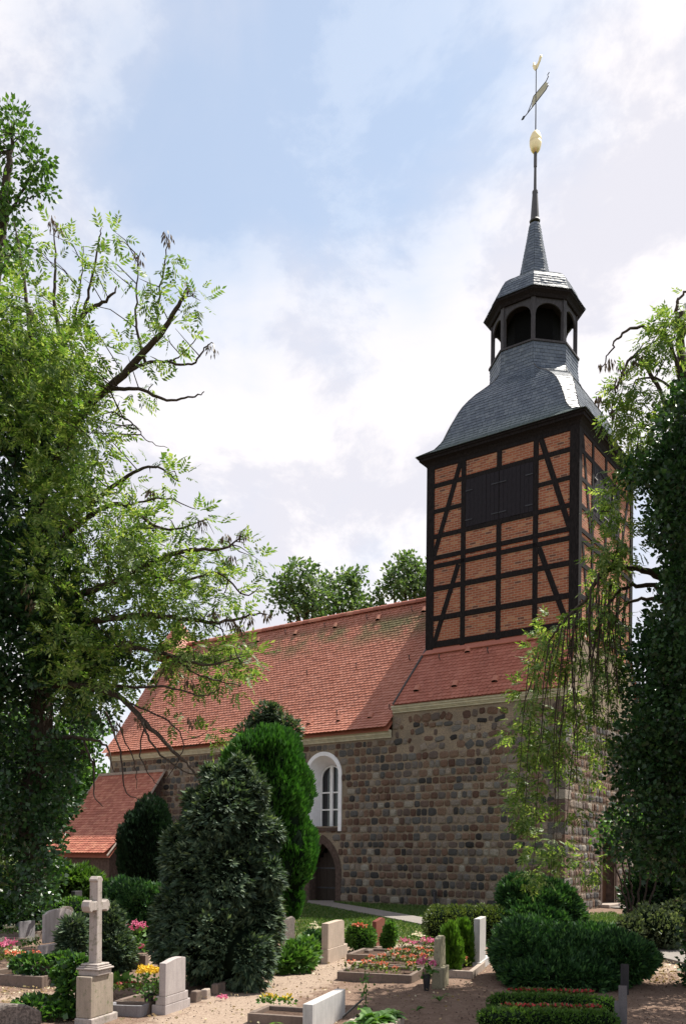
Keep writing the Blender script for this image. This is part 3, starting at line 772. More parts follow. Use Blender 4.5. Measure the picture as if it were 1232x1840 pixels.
build('ridge_tiles', rt, 'porch_tile', nave_roof)
# hooks and vent tiles on the nave roof
rg = random.Random(5)
def roofpt(e, t): return P3(e, -.30 + 4.3 * t, 6.63 + 6.09 * t + fl(t))
nrm_r = np.array([0, -6.09, 4.3]); nrm_r /= np.linalg.norm(nrm_r)
def hooks(rows, parent, fn, nr_):
    for t, e0, e1, st, kind in rows:
        e = e0
        while e < e1:
            p = fn(e, t); mb = MB()
            if kind == 'hook':
                mb.tube([p + nr_ * .02, p + nr_ * .12 + [0, 0, .04], p + nr_ * .14 + [.0, 0, .14], p + nr_ * .05 + [0, 0, .18]], .018, 5)
                build('snow_hook', mb, 'lead', parent)
            else:
                mb.prism([(-.12, 0), (.12, 0), (.09, .06), (0, .085), (-.09, .06)], p + nr_ * .03, [1, 0, 0], nr_, [0, .14, .2]); build('vent_tile', mb, 'roof_tile', parent)
                mb = MB(); mb.prism([(-.12, -.02), (.12, -.02), (.09, .05), (0, .075), (-.09, .05)], p + nr_ * .031 + np.array([0, -.014, -.014]), [1, 0, 0], nr_, [0, .011, .011]); build('vent_opening_shade', mb, 'interior_shade', parent)  # black plate on the vent mouth, its inner shade put into colour
            e += st
hooks([(.92, 8.2, 18, 2.3, 'hook'), (.90, 7.6, 18, 2.3, 'vent'), (.5, 7.2, 19, 2.6, 'hook'), (.13, 7.1, 14, 2.5, 'hook'), (.08, 7.9, 14, 1.5, 'vent')], nave_roof, roofpt, nrm_r)
# skirt roof round the tower foot
sk0, sk1 = (6.62, -.27, 7.55), (-.16, -.27, 7.55)
skirt = cpart('skirt_roof', tiles(P3(*sk0), P3(*sk1), P3(5.97, 1.0, 9.72), P3(-.06, 1.0, 9.72), .145, .185, .016), 'skirt_tile')
sb = MB()
sb.add([P3(6.62, -.25, 7.54), P3(-.16, -.25, 7.54), P3(-.06, 1.0, 9.70), P3(5.97, 1.0, 9.70)], [(0, 1, 2, 3)])
sb.add([P3(6.62, -.25, 7.54), P3(6.62, 8.25, 7.54), P3(5.97, 7, 9.70), P3(5.97, 1.0, 9.70)], [(0, 1, 2, 3)])
sb.add([P3(6.62, 8.25, 7.54), P3(-.16, 8.25, 7.54), P3(-.06, 7, 9.70), P3(5.97, 7, 9.70)], [(0, 1, 2, 3)])
build('roof_deck', sb, 'skirt_tile', skirt)
fb = MB(); fb.obox(P3(6.1, .83, 9.55), [6.2, 0, 0], [0, .2, .24], [0, -.02, .03]); build('flashing', fb, 'skirt_tile', skirt)
vb = MB(); vb.tube([P3(6.66, -.27, 7.58), P3(5.99, .99, 9.80)], .045, 6); build('verge_board', vb, 'lead', skirt)
def skpt(e, t): return P3(e, -.27 + 1.27 * t, 7.55 + 2.17 * t)
nrm_s = np.array([0, -2.17, 1.27]); nrm_s /= np.linalg.norm(nrm_s)
hooks([(.78, 1.2, 6, 2.0, 'hook'), (.86, 1.9, 6, 2.2, 'vent'), (.22, 1.0, 6, 1.6, 'vent')], skirt, skpt, nrm_s)
# ridge turret at the far end
tb = MB(); tp = P3(22.6, 4.0, 14.1)
qs = [P3(23.3, 2.6, 11.9), P3(21.6, 2.6, 11.9), P3(21.6, 5.4, 11.9), P3(23.3, 5.4, 11.9)]
tb.add(qs + [tp], [(0, 1, 4), (1, 2, 4), (2, 3, 4), (3, 0, 4)])
tb2 = tiles(qs[0] + [0, -.02, 0], qs[1] + [0, -.02, 0], tp + [-.05, -.02, 0], tp + [.05, -.02, 0], .16, .2, .016); tb.add(tb2.v, tb2.f)
tb3 = tiles(qs[1] + [.02, 0, 0], qs[2] + [.02, 0, 0], tp + [.02, -.05, 0], tp + [.02, .05, 0], .16, .2, .016); tb.add(tb3.v, tb3.f)
cpart('roof_dormer', tb, 'porch_tile')
# porch with a lean-to roof on the north side
pe0, pe1 = 19.3, 23.95
prf = cpart('porch_roof', tiles(P3(pe1, -3.3, 1.72), P3(pe0, -3.3, 1.72), P3(pe1, -.02, 5.72), P3(pe0, -.02, 5.72), .16, .2, .018, flare=lambda t: .22 * max(0, (0.3 - t) / .3) ** 1.5 - .25 * math.sin(math.pi * t) * .35), 'porch_tile')
pd = MB(); pd.add([P3(pe1, -3.2, 1.66), P3(pe0, -3.2, 1.66), P3(pe0, -1.6, 3.50), P3(pe1, -1.6, 3.50)], [(0, 1, 2, 3)]); pd.add([P3(pe1, -1.6, 3.50), P3(pe0, -1.6, 3.50), P3(pe0, -.02, 5.60), P3(pe1, -.02, 5.60)], [(0, 1, 2, 3)])
build('roof_deck', pd, 'porch_tile', prf)
vg = MB(); vg.tube([P3(pe0 - .02, -3.34, 1.75), P3(pe0 - .02, -1.65, 3.58), P3(pe0 - .02, 0, 5.75)], .05, 5); vg.tube([P3(pe1 + .02, -3.34, 1.75), P3(pe1 + .02, -1.65, 3.58), P3(pe1 + .02, 0, 5.75)], .05, 5)
vg.box(-pe1, -pe0, -.1, .0, 5.68, 5.8); build('verge_board', vg, 'pale_kerb', prf)
pw = MB(); pw.box(-pe1 + .2, -pe0 - .25, -3.0, -.01, 0, 1.72)
pw.prism([(0, 1.7), (-3.0, 1.7), (-1.6, 3.4), (0, 5.45)], P3(pe0 + .25, -.01, 0), [0, 1, 0], [0, 0, 1], [-.3, 0, 0])
cpart('porch_wall', pw, 'arch_brick')

# ------------------------------------------------------------------ tower
TW, TN0, TN1, TZ0, TZ1 = 5.97, 1.0, 7.0, 9.55, 16.95
def zat(e, n, py):
    lo, hi = 0.0, 60.0
    for _ in range(40):
        m_ = (lo + hi) / 2
        if projx(CW(e, n, m_))[1] > py: lo = m_
        else: hi = m_
    return lo
bw = MB()
corners = [(0, TN0), (TW, TN0), (TW, TN1), (0, TN1)]
for (e0, n0), (e1, n1) in zip(corners, corners[1:] + corners[:1]):
    bw.add([P3(e0, n0, TZ0), P3(e1, n1, TZ0), P3(e1, n1, TZ1), P3(e0, n0, TZ1)], [(0, 3, 2, 1)])
tower = cpart('tower', bw, 'brick')
uv = tower.data.uv_layers.new(name='UVMap')
for poly in tower.data.polygons:
    for li in poly.loop_indices:
        co = tower.data.vertices[tower.data.loops[li].vertex_index].co
        uv.data[li].uv = ((-co.x if abs(poly.normal.y) > .5 else co.y) + 3 * poly.index, co.z)
# rail heights read on the left corner post of the north face
YR = [875, 921, 966, 1004.5, 1019.5, 1060, 1113, 1160]
ZR = [zat(5.75, 1.0, y) for y in YR]
ztop = 16.95
def beam(name, face, a0, z0, a1, z1, w, pr=0.03, mat='timber'):
    """beam lying in a wall face between two points, w wide, pr proud of the brickwork"""
    d = np.array([a1 - a0, z1 - z0]); L = np.linalg.norm(d); d /= L; nn = np.array([-d[1], d[0]])
    q = [np.array([a0, z0]) + nn * w / 2, np.array([a0, z0]) - nn * w / 2, np.array([a1, z1]) - nn * w / 2, np.array([a1, z1]) + nn * w / 2]
    mb = MB()
    if face == 'N': mb.prism([(p[0], p[1]) for p in q], P3(0, TN0 + .05, 0), [-1, 0, 0], [0, 0, 1], [0, -.05 - pr, 0])
    elif face == 'W': mb.prism([(p[0], p[1]) for p in q], P3(.05, TN0, 0) * [-1, 1, 1] + [-.1, 0, 0] if False else np.array([-.05, TN0, 0]), [0, 1, 0], [0, 0, 1], [.05 + pr, 0, 0])
    elif face == 'E': mb.prism([(p[0], p[1]) for p in q], np.array([-TW + .05, TN0, 0]), [0, 1, 0], [0, 0, 1], [-.05 - pr, 0, 0])
    return build(name, mb, mat, tower, bevel=.008)
for face in ('N', 'W', 'E'):
    W_ = TW if face == 'N' else TN1 - TN0
    posts = [.15, 1.55, 2.97, 4.42, 5.82] if face == 'N' else [.13, 1.40, 2.80, 4.25, 5.86]
    dz = 0.0
    mid = (ZR[3] + ZR[4]) / 2
    for k, p in enumerate(posts):
        w = .30 if k in (0, 4) else .19
        if k == 2:
            beam('post', face, p, TZ0 + .1, p, ZR[2] + .02, w, .034); beam('post', face, p, ZR[2] + .021, p, ZR[0] - .001, .14, .018); beam('post', face, p, ZR[0], p, ztop, w, .034)
        else:
            beam('post', face, p, TZ0 + .1, p, ztop, w, .034 + (.006 if k in (0, 4) else 0))
    for k, z in enumerate(ZR):
        w = (.17, .16, .17, .17, .17, .19, .20, .24)[k]
        if k == 1:
            beam('rail', face, posts[0], z, posts[1], z, w); beam('rail', face, posts[3], z, posts[4], z, w)
        else: beam('rail', face, .01, z, W_ - .01, z, w, .03 + .001 * k)
    beam('top_plate', face, .01, ztop - .13, W_ - .01, ztop - .13, .3, .037)
    b1 = 16.7
    if face == 'N': br = [(4.55, b1, 5.70, ZR[3]), (1.38, b1, .28, ZR[3]), (4.62, ZR[4] - .1, 5.66, TZ0 + .35), (1.42, ZR[4] - .1, .38, TZ0 + .5)]
    else: br = [(.34, b1, 1.25, ZR[3]), (5.6, b1, 4.45, ZR[3]), (.42, ZR[4], 1.2, TZ0 + .4), (5.55, ZR[4], 4.45, TZ0 + .4)]
    for a0, z0, a1, z1 in br: beam('brace', face, a0, z0, a1, z1, .19, .026)
    if face in 'NW':
        for (a, b) in ((posts[1] + .1, posts[2] - .015), (posts[2] + .015, posts[3] - .1)):
            z0, z1 = ZR[2] + .09, ZR[0] - .09; mb = MB(); npk = 8; sh_m = 'shutter_wood'
            for q in range(npk):
                s0 = a + (b - a) * q / npk; s1 = a + (b - a) * (q + 1) / npk - .008
                lead_ = .012 if q in (3, 4) else (.004 if q % 2 else 0)
                if face == 'N': mb.box(-s1, -s0, TN0 - .035 - lead_, TN0 + .02, z0, z1)
                else: mb.box(-.02, .035 + lead_, TN0 + s0, TN0 + s1, z0, z1)
            sh = build('shutter', mb, sh_m, tower)
            mb = MB(); am = MB(); mdl = (a + b) / 2; hw = (b - a) / 2 - .03
            for zz in (z0 + .22, z1 - .45):
                for s in (a, b):
                    s0, s1 = (s, s + .28) if s == a else (s - .28, s)
                    if face == 'N': mb.box(-s1, -s0, TN0 - .06, TN0 - .045, zz, zz + .035)
                    else: mb.box(.045, .06, TN0 + s0, TN0 + s1, zz, zz + .035)
                    build('hinge', mb, 'iron' if face == 'N' else 'pale_granite', sh); mb = MB()
            pts = [(mdl - hw, z1 - .62)] + [(mdl + hw * math.cos(t_), z1 - .62 + .55 * math.sin(t_)) for t_ in np.linspace(math.pi, 0, 11)]
            q3 = [P3(x, TN0 - .05, z) if face == 'N' else np.array([.05, TN0 + x, z]) for x, z in pts]
            am.tube(q3, .022, 5); build('arch_moulding', am, sh_m, sh) if face == 'W' else None
# soldier course strip of bricks is part of the wall; eave board and soffit
def ringbox(mb, w0, w1, z0, z1, m=0):
    ec, nc = 2.985, 4.0
    for w, zz in ((w0, z0), (w1, z1)): pass
    V = [P3(ec + sx * w0, nc + sy * w0, z0) for sx, sy in ((-1, -1), (1, -1), (1, 1), (-1, 1))] + [P3(ec + sx * w1, nc + sy * w1, z1) for sx, sy in ((-1, -1), (1, -1), (1, 1), (-1, 1))]
    mb.add(V, [(i, i + 4, (i + 1) % 4 + 4, (i + 1) % 4) for i in range(4)] + [(0, 1, 2, 3), (7, 6, 5, 4)], m)
ev = MB(); ringbox(ev, 3.03, 3.10, 16.80, 16.92); ringbox(ev, 3.10, 3.20, 16.92, 17.0); ringbox(ev, 3.24, 3.26, 17.0, 17.10); ringbox(ev, 3.30, 3.31, 17.10, 17.18)
build('eaves_board', ev, 'timber', tower)

# hood: square at the eaves, octagon at the lantern, slated
EC, NC = 2.985, 4.0
prof = [(17.17, 3.37, 1.405), (17.3, 3.13, 1.37), (17.5, 2.93, 1.345), (17.85, 2.75, 1.33), (18.3, 2.61, 1.32), (18.8, 2.45, 1.30), (19.2, 2.29, 1.27), (19.55, 2.08, 1.22), (19.8, 1.88, 1.16), (20.0, 1.73, 1.09), (20.2, 1.63, 1.035), (20.45, 1.585, 1.0), (20.8, 1.56, 1.0), (21.22, 1.57, 1.0)]
PZ = [p[0] for p in prof]
def hood_ring(z):
    a = np.interp(z, PZ, [p[1] for p in prof]); r = np.interp(z, PZ, [p[2] for p in prof]); d = a * r
    c_ = a - (2 * a - d * math.sqrt(2))  # half width of a main facet
    c_ = d * math.sqrt(2) - a
    pts = [(-c_, -a), (c_, -a), (a, -c_), (a, c_), (c_, a), (-c_, a), (-a, c_), (-a, -c_)]
    return [P3(EC + x, NC + y, z) for x, y in pts]
# resample by arc length so that slate rows are even
samp = []; zz = np.linspace(17.17, 21.22, 800); aa = np.interp(zz, PZ, [p[1] for p in prof]); ss = np.concatenate([[0], np.cumsum(np.hypot(np.diff(zz), np.diff(aa)))])
rows = np.interp(np.arange(0, ss[-1], .135), ss, zz)
def slate_rows(mb, ringf, rows, sw, thick=.012, seed=1):
    rg = random.Random(seed); R = [ringf(z) for z in rows]; nf = len(R[0])
    for i in range(len(rows) - 1):
        for f_ in range(nf):
            A0, A1 = R[i][f_], R[i][(f_ + 1) % nf]; B0, B1 = R[i + 1][f_], R[i + 1][(f_ + 1) % nf]
            wid = np.linalg.norm(A1 - A0)
            if wid < .03: continue
            nrm = np.cross(A1 - A0, (B0 + B1) - (A0 + A1)); nl = np.linalg.norm(nrm)
            if nl < 1e-9: continue
            nrm /= nl; cen = (A0 + A1) / 2 - np.array([-EC, NC, 0]); cen[2] = 0
            if np.dot(nrm, cen) < 0: nrm = -nrm
            nc_ = max(1, int(round(wid / sw))); off = .5 if i % 2 and nc_ > 1 else 0
            for j in range(-1 if off else 0, nc_):
                a, b = max(0, (j + off) / nc_), min(1, (j + 1 + off) / nc_); 
                if b - a < .05 / nc_: continue
                gg = min(.004 / wid, (b - a) * .1); a += gg; b -= gg; th = thick * rg.uniform(.7, 1.4); t2 = rg.uniform(-.002, .002)
                l0 = A0 + (A1 - A0) * a + nrm * (th + t2); l1 = A0 + (A1 - A0) * b + nrm * (th - t2)
                u0 = B0 + (B1 - B0) * a + nrm * .001; u1 = B0 + (B1 - B0) * b + nrm * .001
                mb.add([l0, l1, u1, u0, l0 - nrm * th * 1.1, l1 - nrm * th * 1.1], [(0, 1, 2, 3), (1, 0, 4, 5)])
hm = MB(); slate_rows(hm, hood_ring, rows, .19)
hood = cpart('tower_hood', hm, 'slate')
hd_ = MB(); R = [[p * [1, 1, 1] for p in hood_ring(z)] for z in rows[::2]]
V = [p + (np.array([-EC, NC, p[2]]) - p) * .008 for r_ in R for p in r_]
hd_.add(V, [(i * 8 + j, i * 8 + (j + 1) % 8, (i + 1) * 8 + (j + 1) % 8, (i + 1) * 8 + j) for i in range(len(R) - 1) for j in range(8)])
build('roof_deck', hd_, 'slate', hood)
hl = MB()
for f_ in range(8):
    hl.tube([hood_ring(z)[f_] for z in np.linspace(17.2, 20.3, 14)], .022, 5)
build('hip_lead', hl, 'lead', hood)
# lantern
RC = 1.72
def octa(R, z, off=math.pi / 8): return [P3(EC + R * math.cos(off + k * math.pi / 4), NC + R * math.sin(off + k * math.pi / 4), z) for k in range(8)]
ln = MB()
def octslab(mb, R0, z0, R1, z1, m=0):
    V = octa(R0, z0) + octa(R1, z1)
    mb.add(V, [(j, j + 8, (j + 1) % 8 + 8, (j + 1) % 8) for j in range(8)] + [tuple(range(8)), tuple(range(15, 7, -1))], m)
octslab(ln, 1.75, 21.20, 1.75, 21.27)
lantern = cpart('lantern', ln, 'lantern_wood')
for k in range(8):
    a = math.pi / 8 + k * math.pi / 4; mb = MB(); d = np.array([-math.cos(a), math.sin(a), 0]); s_ = np.array([-d[1], d[0], 0])
    c_ = P3(EC, NC, 21.27) + d * (RC - .14); mb.obox(c_ - s_ * .08 - d * .08, s_ * .16, d * .16, [0, 0, 1.65]); build('post', mb, 'lantern_wood', lantern, bevel=.01)
    # arched head board between this post and the next
    p0 = np.array(octa(RC - .12, 0)[k]); p1 = np.array(octa(RC - .12, 0)[(k + 1) % 8]); w = np.linalg.norm(p1 - p0); sdir = (p1 - p0) / w
    inn_ = np.array([-sdir[1], sdir[0], 0]);
    pts = [(0.06, 22.95), (0.06, 22.2)] + [(w / 2 - (w / 2 - .09) * math.cos(t_), 22.30 + .42 * math.sin(t_)) for t_ in np.linspace(0, math.pi, 13)] + [(w - .06, 22.2), (w - .06, 22.95)]
    mb = MB(); n_ = len(pts)
    top_ = [(x, 22.95) for x, z in pts]
    for sgn in (.03, -.03):
        V = [p0 * [1, 1, 0] + sdir * x + inn_ * sgn + [0, 0, z] for x, z in pts] + [p0 * [1, 1, 0] + sdir * x + inn_ * sgn + [0, 0, z] for x, z in top_]
        mb.add(V, [(i, i + 1, n_ + i + 1, n_ + i) for i in range(n_ - 1)])
    V = [p0 * [1, 1, 0] + sdir * x + inn_ * .03 + [0, 0, z] for x, z in pts] + [p0 * [1, 1, 0] + sdir * x - inn_ * .03 + [0, 0, z] for x, z in pts]
    mb.add(V, [(i, i + 1, n_ + i + 1, n_ + i) for i in range(n_ - 1)])
    build('arch_board', mb, 'lantern_wood', lantern)
mb = MB(); octslab(mb, 1.72, 22.88, 1.78, 22.98); octslab(mb, 1.78, 22.981, 1.88, 23.06); octslab(mb, 1.90, 23.061, 1.92, 23.15)
build('eaves_board', mb, 'timber', lantern)
mb = MB(); octslab(mb, 1.02, 21.275, 1.02, 22.87); build('lantern_shade_core', mb, 'interior_shade', lantern)  # solid black block added so the lantern's inside reads as shade
# cap roof and spire
p2 = [(23.14, 1.97), (23.2, 1.86), (23.3, 1.78), (23.5, 1.72), (23.75, 1.64), (23.98, 1.48), (24.12, 1.28), (24.2, 1.02), (24.27, .80), (24.42, .66), (24.7, .58), (25.2, .485), (26.0, .335), (26.85, .19)]
z2 = np.array([p[0] for p in p2]); r2 = np.array([p[1] for p in p2]); s2 = np.concatenate([[0], np.cumsum(np.hypot(np.diff(z2), np.diff(r2)))])
sr = np.arange(0, s2[-1], .12); SZ = np.interp(sr, s2, z2); SRr = np.interp(sr, s2, r2)
ringcache = {}
def cap_ring(i): return octa(SRr[int(i)], SZ[int(i)])
cm = MB(); slate_rows(cm, cap_ring, list(range(len(SZ))), .16, .011, 4)
spire = cpart('spire', cm, 'slate')
mb = MB(); V = [p for i in range(0, len(SZ)) for p in octa(SRr[i] * .985, SZ[i])]
mb.add(V, [(i * 8 + j, i * 8 + (j + 1) % 8, (i + 1) * 8 + (j + 1) % 8, (i + 1) * 8 + j) for i in range(len(SZ) - 1) for j in range(8)]); build('roof_deck', mb, 'slate', spire)
mb = MB(); mb.lathe([(.20, 26.84), (.215, 26.88), (.17, 26.95), (.155, 27.2), (.105, 27.95), (.115, 27.98), (.11, 28.06), (.06, 28.1), (.05, 29.0), (.065, 29.02), (.065, 29.55), (.05, 29.6)], 12, (-EC, NC)); build('finial', mb, 'lead', spire, smooth=False)
mb = MB(); mb.lathe([(.05, 29.58), (.12, 29.61), (.18, 29.7), (.225, 29.88), (.235, 29.98), (.215, 30.0), (.235, 30.03), (.215, 30.17), (.16, 30.31), (.09, 30.4), (.03, 30.44)], 20, (-EC, NC)); build('ball', mb, 'gilt', spire, smooth=True)
mb = MB(); mb.lathe([(.026, 30.5), (.02, 31.9), (.018, 33.0)], 8, (-EC, NC)); build('rod', mb, 'iron', spire)
# pierced banner vane and cockerel, set across the view
vd = np.array([0.88, -0.25, 0.0]); vd /= np.linalg.norm(vd); vn = np.array([-vd[1], vd[0], 0])
Oc = np.array([-EC, NC, 0])
def plate(name, pts, mat, zb, parent, th=.02):
    mb = MB(); mb.prism(pts, Oc + [0, 0, zb] - vn * th / 2, vd, [0, 0, 1], vn * th); return build(name, mb, mat, parent)
tilt = lambda L: [(x, z + .30 * x) for x, z in L]
vane = plate('vane', tilt([(-.22, -.2), (.5, -.16), (.58, -.09), (.52, -.05), (.6, 0), (.52, .05), (.5, .14), (-.12, .16)]), 'cornice_plaster', 31.75, spire, .012)
mb = MB()
for L in ([(-.42, -.22), (-.22, -.21), (.5, -.17), (.6, -.08), (.62, -.16)], [(-.42, -.22), (-.22, -.02), (-.12, .16), (.5, .15), (.6, .24), (.56, .33), (.64, .36)], [(-.62, -.22), (-.42, -.22)]):
    mb.tube([Oc + [0, 0, 31.75] + vd * x + np.array([0, 0, z]) for x, z in tilt(L)], .018, 5)
mb.prism(tilt([(-.72, -.2), (-.62, -.26), (-.54, -.2), (-.62, -.14)]), Oc + [0, 0, 31.75] - vn * .02, vd, [0, 0, 1], vn * .04)
build('frame', mb, 'iron', vane)
plate('cockerel', [(-.06, 0), (.05, 0), (.12, .1), (.2, .2), (.27, .34), (.24, .42), (.16, .38), (.12, .26), (.06, .2), (-.02, .18), (-.08, .26), (-.1, .36), (-.15, .37), (-.14, .3), (-.19, .26), (-.15, .22), (-.14, .12)], 'gilt', 32.85, spire, .03)

# ------------------------------------------------------------------ graves
GA = math.radians(17.5)
GV = np.array([math.sin(GA), math.cos(GA), 0]); GU = np.array([-math.cos(GA), math.sin(GA), 0])   # along the face / through the stone to the left
def solve_len(P, d, px):
    lo, hi = 0.0, 4.0; s = np.sign(projx(P + d * .5)[0] - projx(P)[0])
    for _ in range(40):
        m_ = (lo + hi) / 2
        if (projx(P + d * m_)[0] - px) * s < 0: lo = m_
        else: hi = m_
    return lo
def zof(P, py):
    return EYE - 0 + (lambda r: r[2] * P[1])(ray(projx(P)[0], py)) if False else EYE + ray(projx(P)[0], py)[2] * P[1]
def slab(P, w, t, h, prof='flat', z0=0.0):
    """stone block: face along GV (w), thickness along GU (t), profile of its top"""
    if prof == 'flat': pts = [(0, 0), (w, 0), (w, h), (0, h)]
    elif prof == 'arch': pts = [(0, 0), (w, 0), (w, h * .86)] + [(w * (.5 + .42 * math.cos(a)), h * .88 + h * .12 * math.sin(a)) for a in np.linspace(0, math.pi, 12)] + [(0, h * .86)]
    elif prof == 'hump': pts = [(0, 0), (w, 0), (w, h * .96), (w * .8, h), (w * .6, h * 1.0), (w * .42, h * .985), (w * .25, h * .95), (w * .12, h * .925), (0, h * .91)]
    elif prof == 'round': pts = [(0, 0), (w, 0), (w, h * .9), (w * .96, h * .96), (w * .88, h * .995), (w * .7, h), (0, h * .97)]
    elif prof == 'peak': pts = [(0, 0), (w, 0), (w, h * .93), (w * .72, h), (0, h * .9)]
    elif prof == 'taper': pts = [(0, 0), (w, 0), (w * .9, h * .94), (w * .72, h), (w * .35, h), (w * .06, h * .93)]
    elif prof == 'rough': pts = [(0, 0), (w, 0), (w * 1.02, h * .3), (w * .97, h * .6), (w, h * .93), (w * .8, h), (w * .5, h * .98), (w * .2, h * .96), (0, h * .95)]
    mb = MB(); mb.prism(pts, P + np.array([0, 0, z0]), GV, [0, 0, 1], GU * t); return mb
def headstone(label, mat, blocks, name='gravestone', cat='gravestone', group=None, Y=None, bevel=.008):
    """blocks bottom to top: (edge_px, base_py, right_px, left_px, top_py, profile)"""
    e, b, r, l, tp, pf = blocks[0]
    base = at(e, b, Y) if Y else G(e, b); base = np.array([base[0], base[1], 0.0])
    if len(blocks) == 1:
        w = solve_len(base, GV, r); t = solve_len(base, GU, l); h = zof(base, tp)
        mb = slab(base, w, t, h + .06, pf, -.06); o = build(name, mb, mat, rel=base, bevel=bevel); o.location = base
        return tag(o, label, cat, group)
    th = thing(name, base, label, cat, group); z = -0.06; P = base
    for k, (e, b, r, l, tp, pf) in enumerate(blocks):
        if k: # step the edge in: find the point on the base plane whose edge appears at e
            s = 0.0; zz = z
            ru = ray(e, b); # slide along the bisector of the block
            best = min(np.linspace(0, .3, 61), key=lambda q: abs(projx(base + GV * q + GU * q * .6 + np.array([0, 0, z]))[0] - e))
            P = base + GV * best + GU * best * .6
        w = solve_len(P, GV, r); t = solve_len(P, GU, l); h = zof(P, tp)
        build('plinth' if k < len(blocks) - 1 else 'slab', slab(P, w, t, h - z, pf, z), mat, th, rel=base, bevel=bevel); z = h
    return th
headstone('pink granite gravestone with swept top on a two-step plinth, beside the yellow flowers', 'pink_granite',
          [(297, 1822, 342, 272, 1808, 'flat'), (299, 1809, 338, 279, 1792, 'flat'), (298, 1793, 333, 285, 1726, 'hump')])
headstone('large pale granite slab gravestone at the front edge, seen obliquely from behind the ferns', 'pale_granite', [(561, 1858, 620, 543, 1806, 'flat')])
headstone('tan sandstone gravestone with rounded top on a block base, beside the path', 'tan_granite',
          [(589, 1731, 624, 576, 1707, 'flat'), (589, 1708, 618, 577, 1659, 'round')])
headstone('dark red granite gravestone with slanted top beside the round box bush', 'red_granite',
          [(675, 1703, 694, 668, 1696, 'flat'), (676, 1698, 691, 668, 1652, 'peak')])
headstone('rough-hewn dark stone gravestone half behind the big cypress', 'rough_dark_stone', [(509, 1707, 530, 503, 1650, 'rough')], bevel=.02)
headstone('slim lichen-covered gravestone tapering to its top at the right end of the begonia beds', 'lichen_granite',
          [(794, 1775, 806, 775, 1742, 'flat'), (789, 1743, 800, 778, 1685, 'taper')])
headstone('tall narrow pale stele beside the two small thujas', 'pale_granite',
          [(863, 1744, 883, 848, 1731, 'flat'), (861, 1732, 872, 850, 1652, 'flat')])
headstone('broad pale gravestone with arched top on a plinth, behind the stone cross', 'pink_granite',
          [(76, 1716, 118, 67, 1700, 'flat'), (81, 1701, 132, 75, 1636, 'arch')])
headstone('small square grey gravestone left of the arched gravestone', 'grey_granite', [(35, 1694, 63, 33, 1657, 'flat')])
headstone('dark gravestone seen end-on, nearest of the three in the right foreground', 'grey_granite',
          [(1126, 1852, 1131, 1103, 1800, 'flat'), (1126, 1800, 1130, 1110, 1772, 'flat')])
headstone('black polished gravestone seen end-on, against the spreading juniper', 'dark_granite', [(1129, 1786, 1132, 1114, 1733, 'flat')])
headstone('grey gravestone whose top shows above the right end of the spreading juniper', 'grey_granite', [(1126, 1718, 1129, 1112, 1676, 'flat')])
headstone('small dark gravestone in the shade left of the big cypress', 'pink_granite', [(290, 1708, 297, 282, 1652, 'flat')])
headstone('dark block-shaped gravestone right behind the head of the stone cross', 'dark_granite', [(134, 1668, 147, 127, 1602, 'flat')])
headstone('lichen-darkened round-topped gravestone hidden behind the arched pale gravestone', 'rough_dark_stone', [(112, 1690, 133, 104, 1630, 'arch')])
headstone('tiny white marker stone between the tall stele and the spreading juniper', 'white_paint', [(888, 1698, 897, 886, 1669, 'flat')], bevel=.004)
headstone('low dark stone block on the grass against the church wall', 'dark_granite', [(781, 1630, 816, 778, 1604, 'flat')])
headstone('weathered gravestone by the left edge under the hedge', 'grey_granite', [(2, 1652, 16, -14, 1600, 'flat')])
mb = MB(); P = G(-6, 1850); mb.prism([(0, 0), (.45, 0), (.44, .16), (.3, .23), (.12, .25), (0, .2)], P, GV * .5 + np.array([.75, 0, 0]), [0, 0, 1], GU * .25)
o = build('gravestone', mb, 'rough_dark_stone', rel=P, bevel=.03); o.location = P; tag(o, 'rough boulder-like grave marker in the bottom left corner beside ground ivy', 'gravestone')

# stone cross on its pedestal
P = G(163, 1842); th = thing('stone_cross', P, 'tall weathered stone cross on a mossy pedestal with ivy climbing its left side', 'grave cross')
def xblk(e, b, r, l, z0, z1, name, mat, inset):
    Q = P + GV * inset + GU * inset
    w = solve_len(Q + [0, 0, (z0 + z1) / 2], GV, r); t = solve_len(Q + [0, 0, (z0 + z1) / 2], GU, l)
    build(name, slab(Q, w, t, z1 - z0, 'flat', z0), mat, th, rel=P, bevel=.012); return Q, w, t
zP = lambda py: EYE + ray(163, py)[2] * P[1]
Q, w, t = xblk(0, 0, 212, 133, -.05, zP(1832), 'base', 'weathered_sandstone', -.02)
Q, w, t = xblk(0, 0, 204, 136, zP(1832), zP(1757), 'pedestal', 'mossy_pedestal', 0.0)
ctr = Q + GV * w / 2 + GU * t / 2
def cblk(name, w_, t_, z0, z1, mat='weathered_sandstone', pf=None, bevel=.01):
    Q = ctr - GV * w_ / 2 - GU * t_ / 2; mb = MB()
    pts = pf or [(0, z0), (w_, z0), (w_, z1), (0, z1)]
    mb.prism(pts, Q, GV, [0, 0, 1], GU * t_); return build(name, mb, mat, th, rel=P, bevel=bevel)
z = zP(1757)
cblk('neck', .27, .24, z, z + .06); cblk('moulding', .31, .28, z + .061, z + .082); cblk('moulding', .27, .24, z + .083, z + .10); cblk('moulding', .235, .21, z + .101, z + .125)
zb = z + .125; zt = zP(1576); za = zb + (zt - zb) * .66; ah = .1; sw = .108; aw = .52
xs_ = [(-sw / 2, zb), (sw / 2, zb), (sw / 2 * .88, za - ah / 2)]
arm = [(.125, za - ah / 2), (.15, za - ah / 2 - .02), (.185, za - ah / 2 + .0), (.205, za), (.185, za + ah / 2), (.15, za + ah / 2 + .02), (.125, za + ah / 2)]
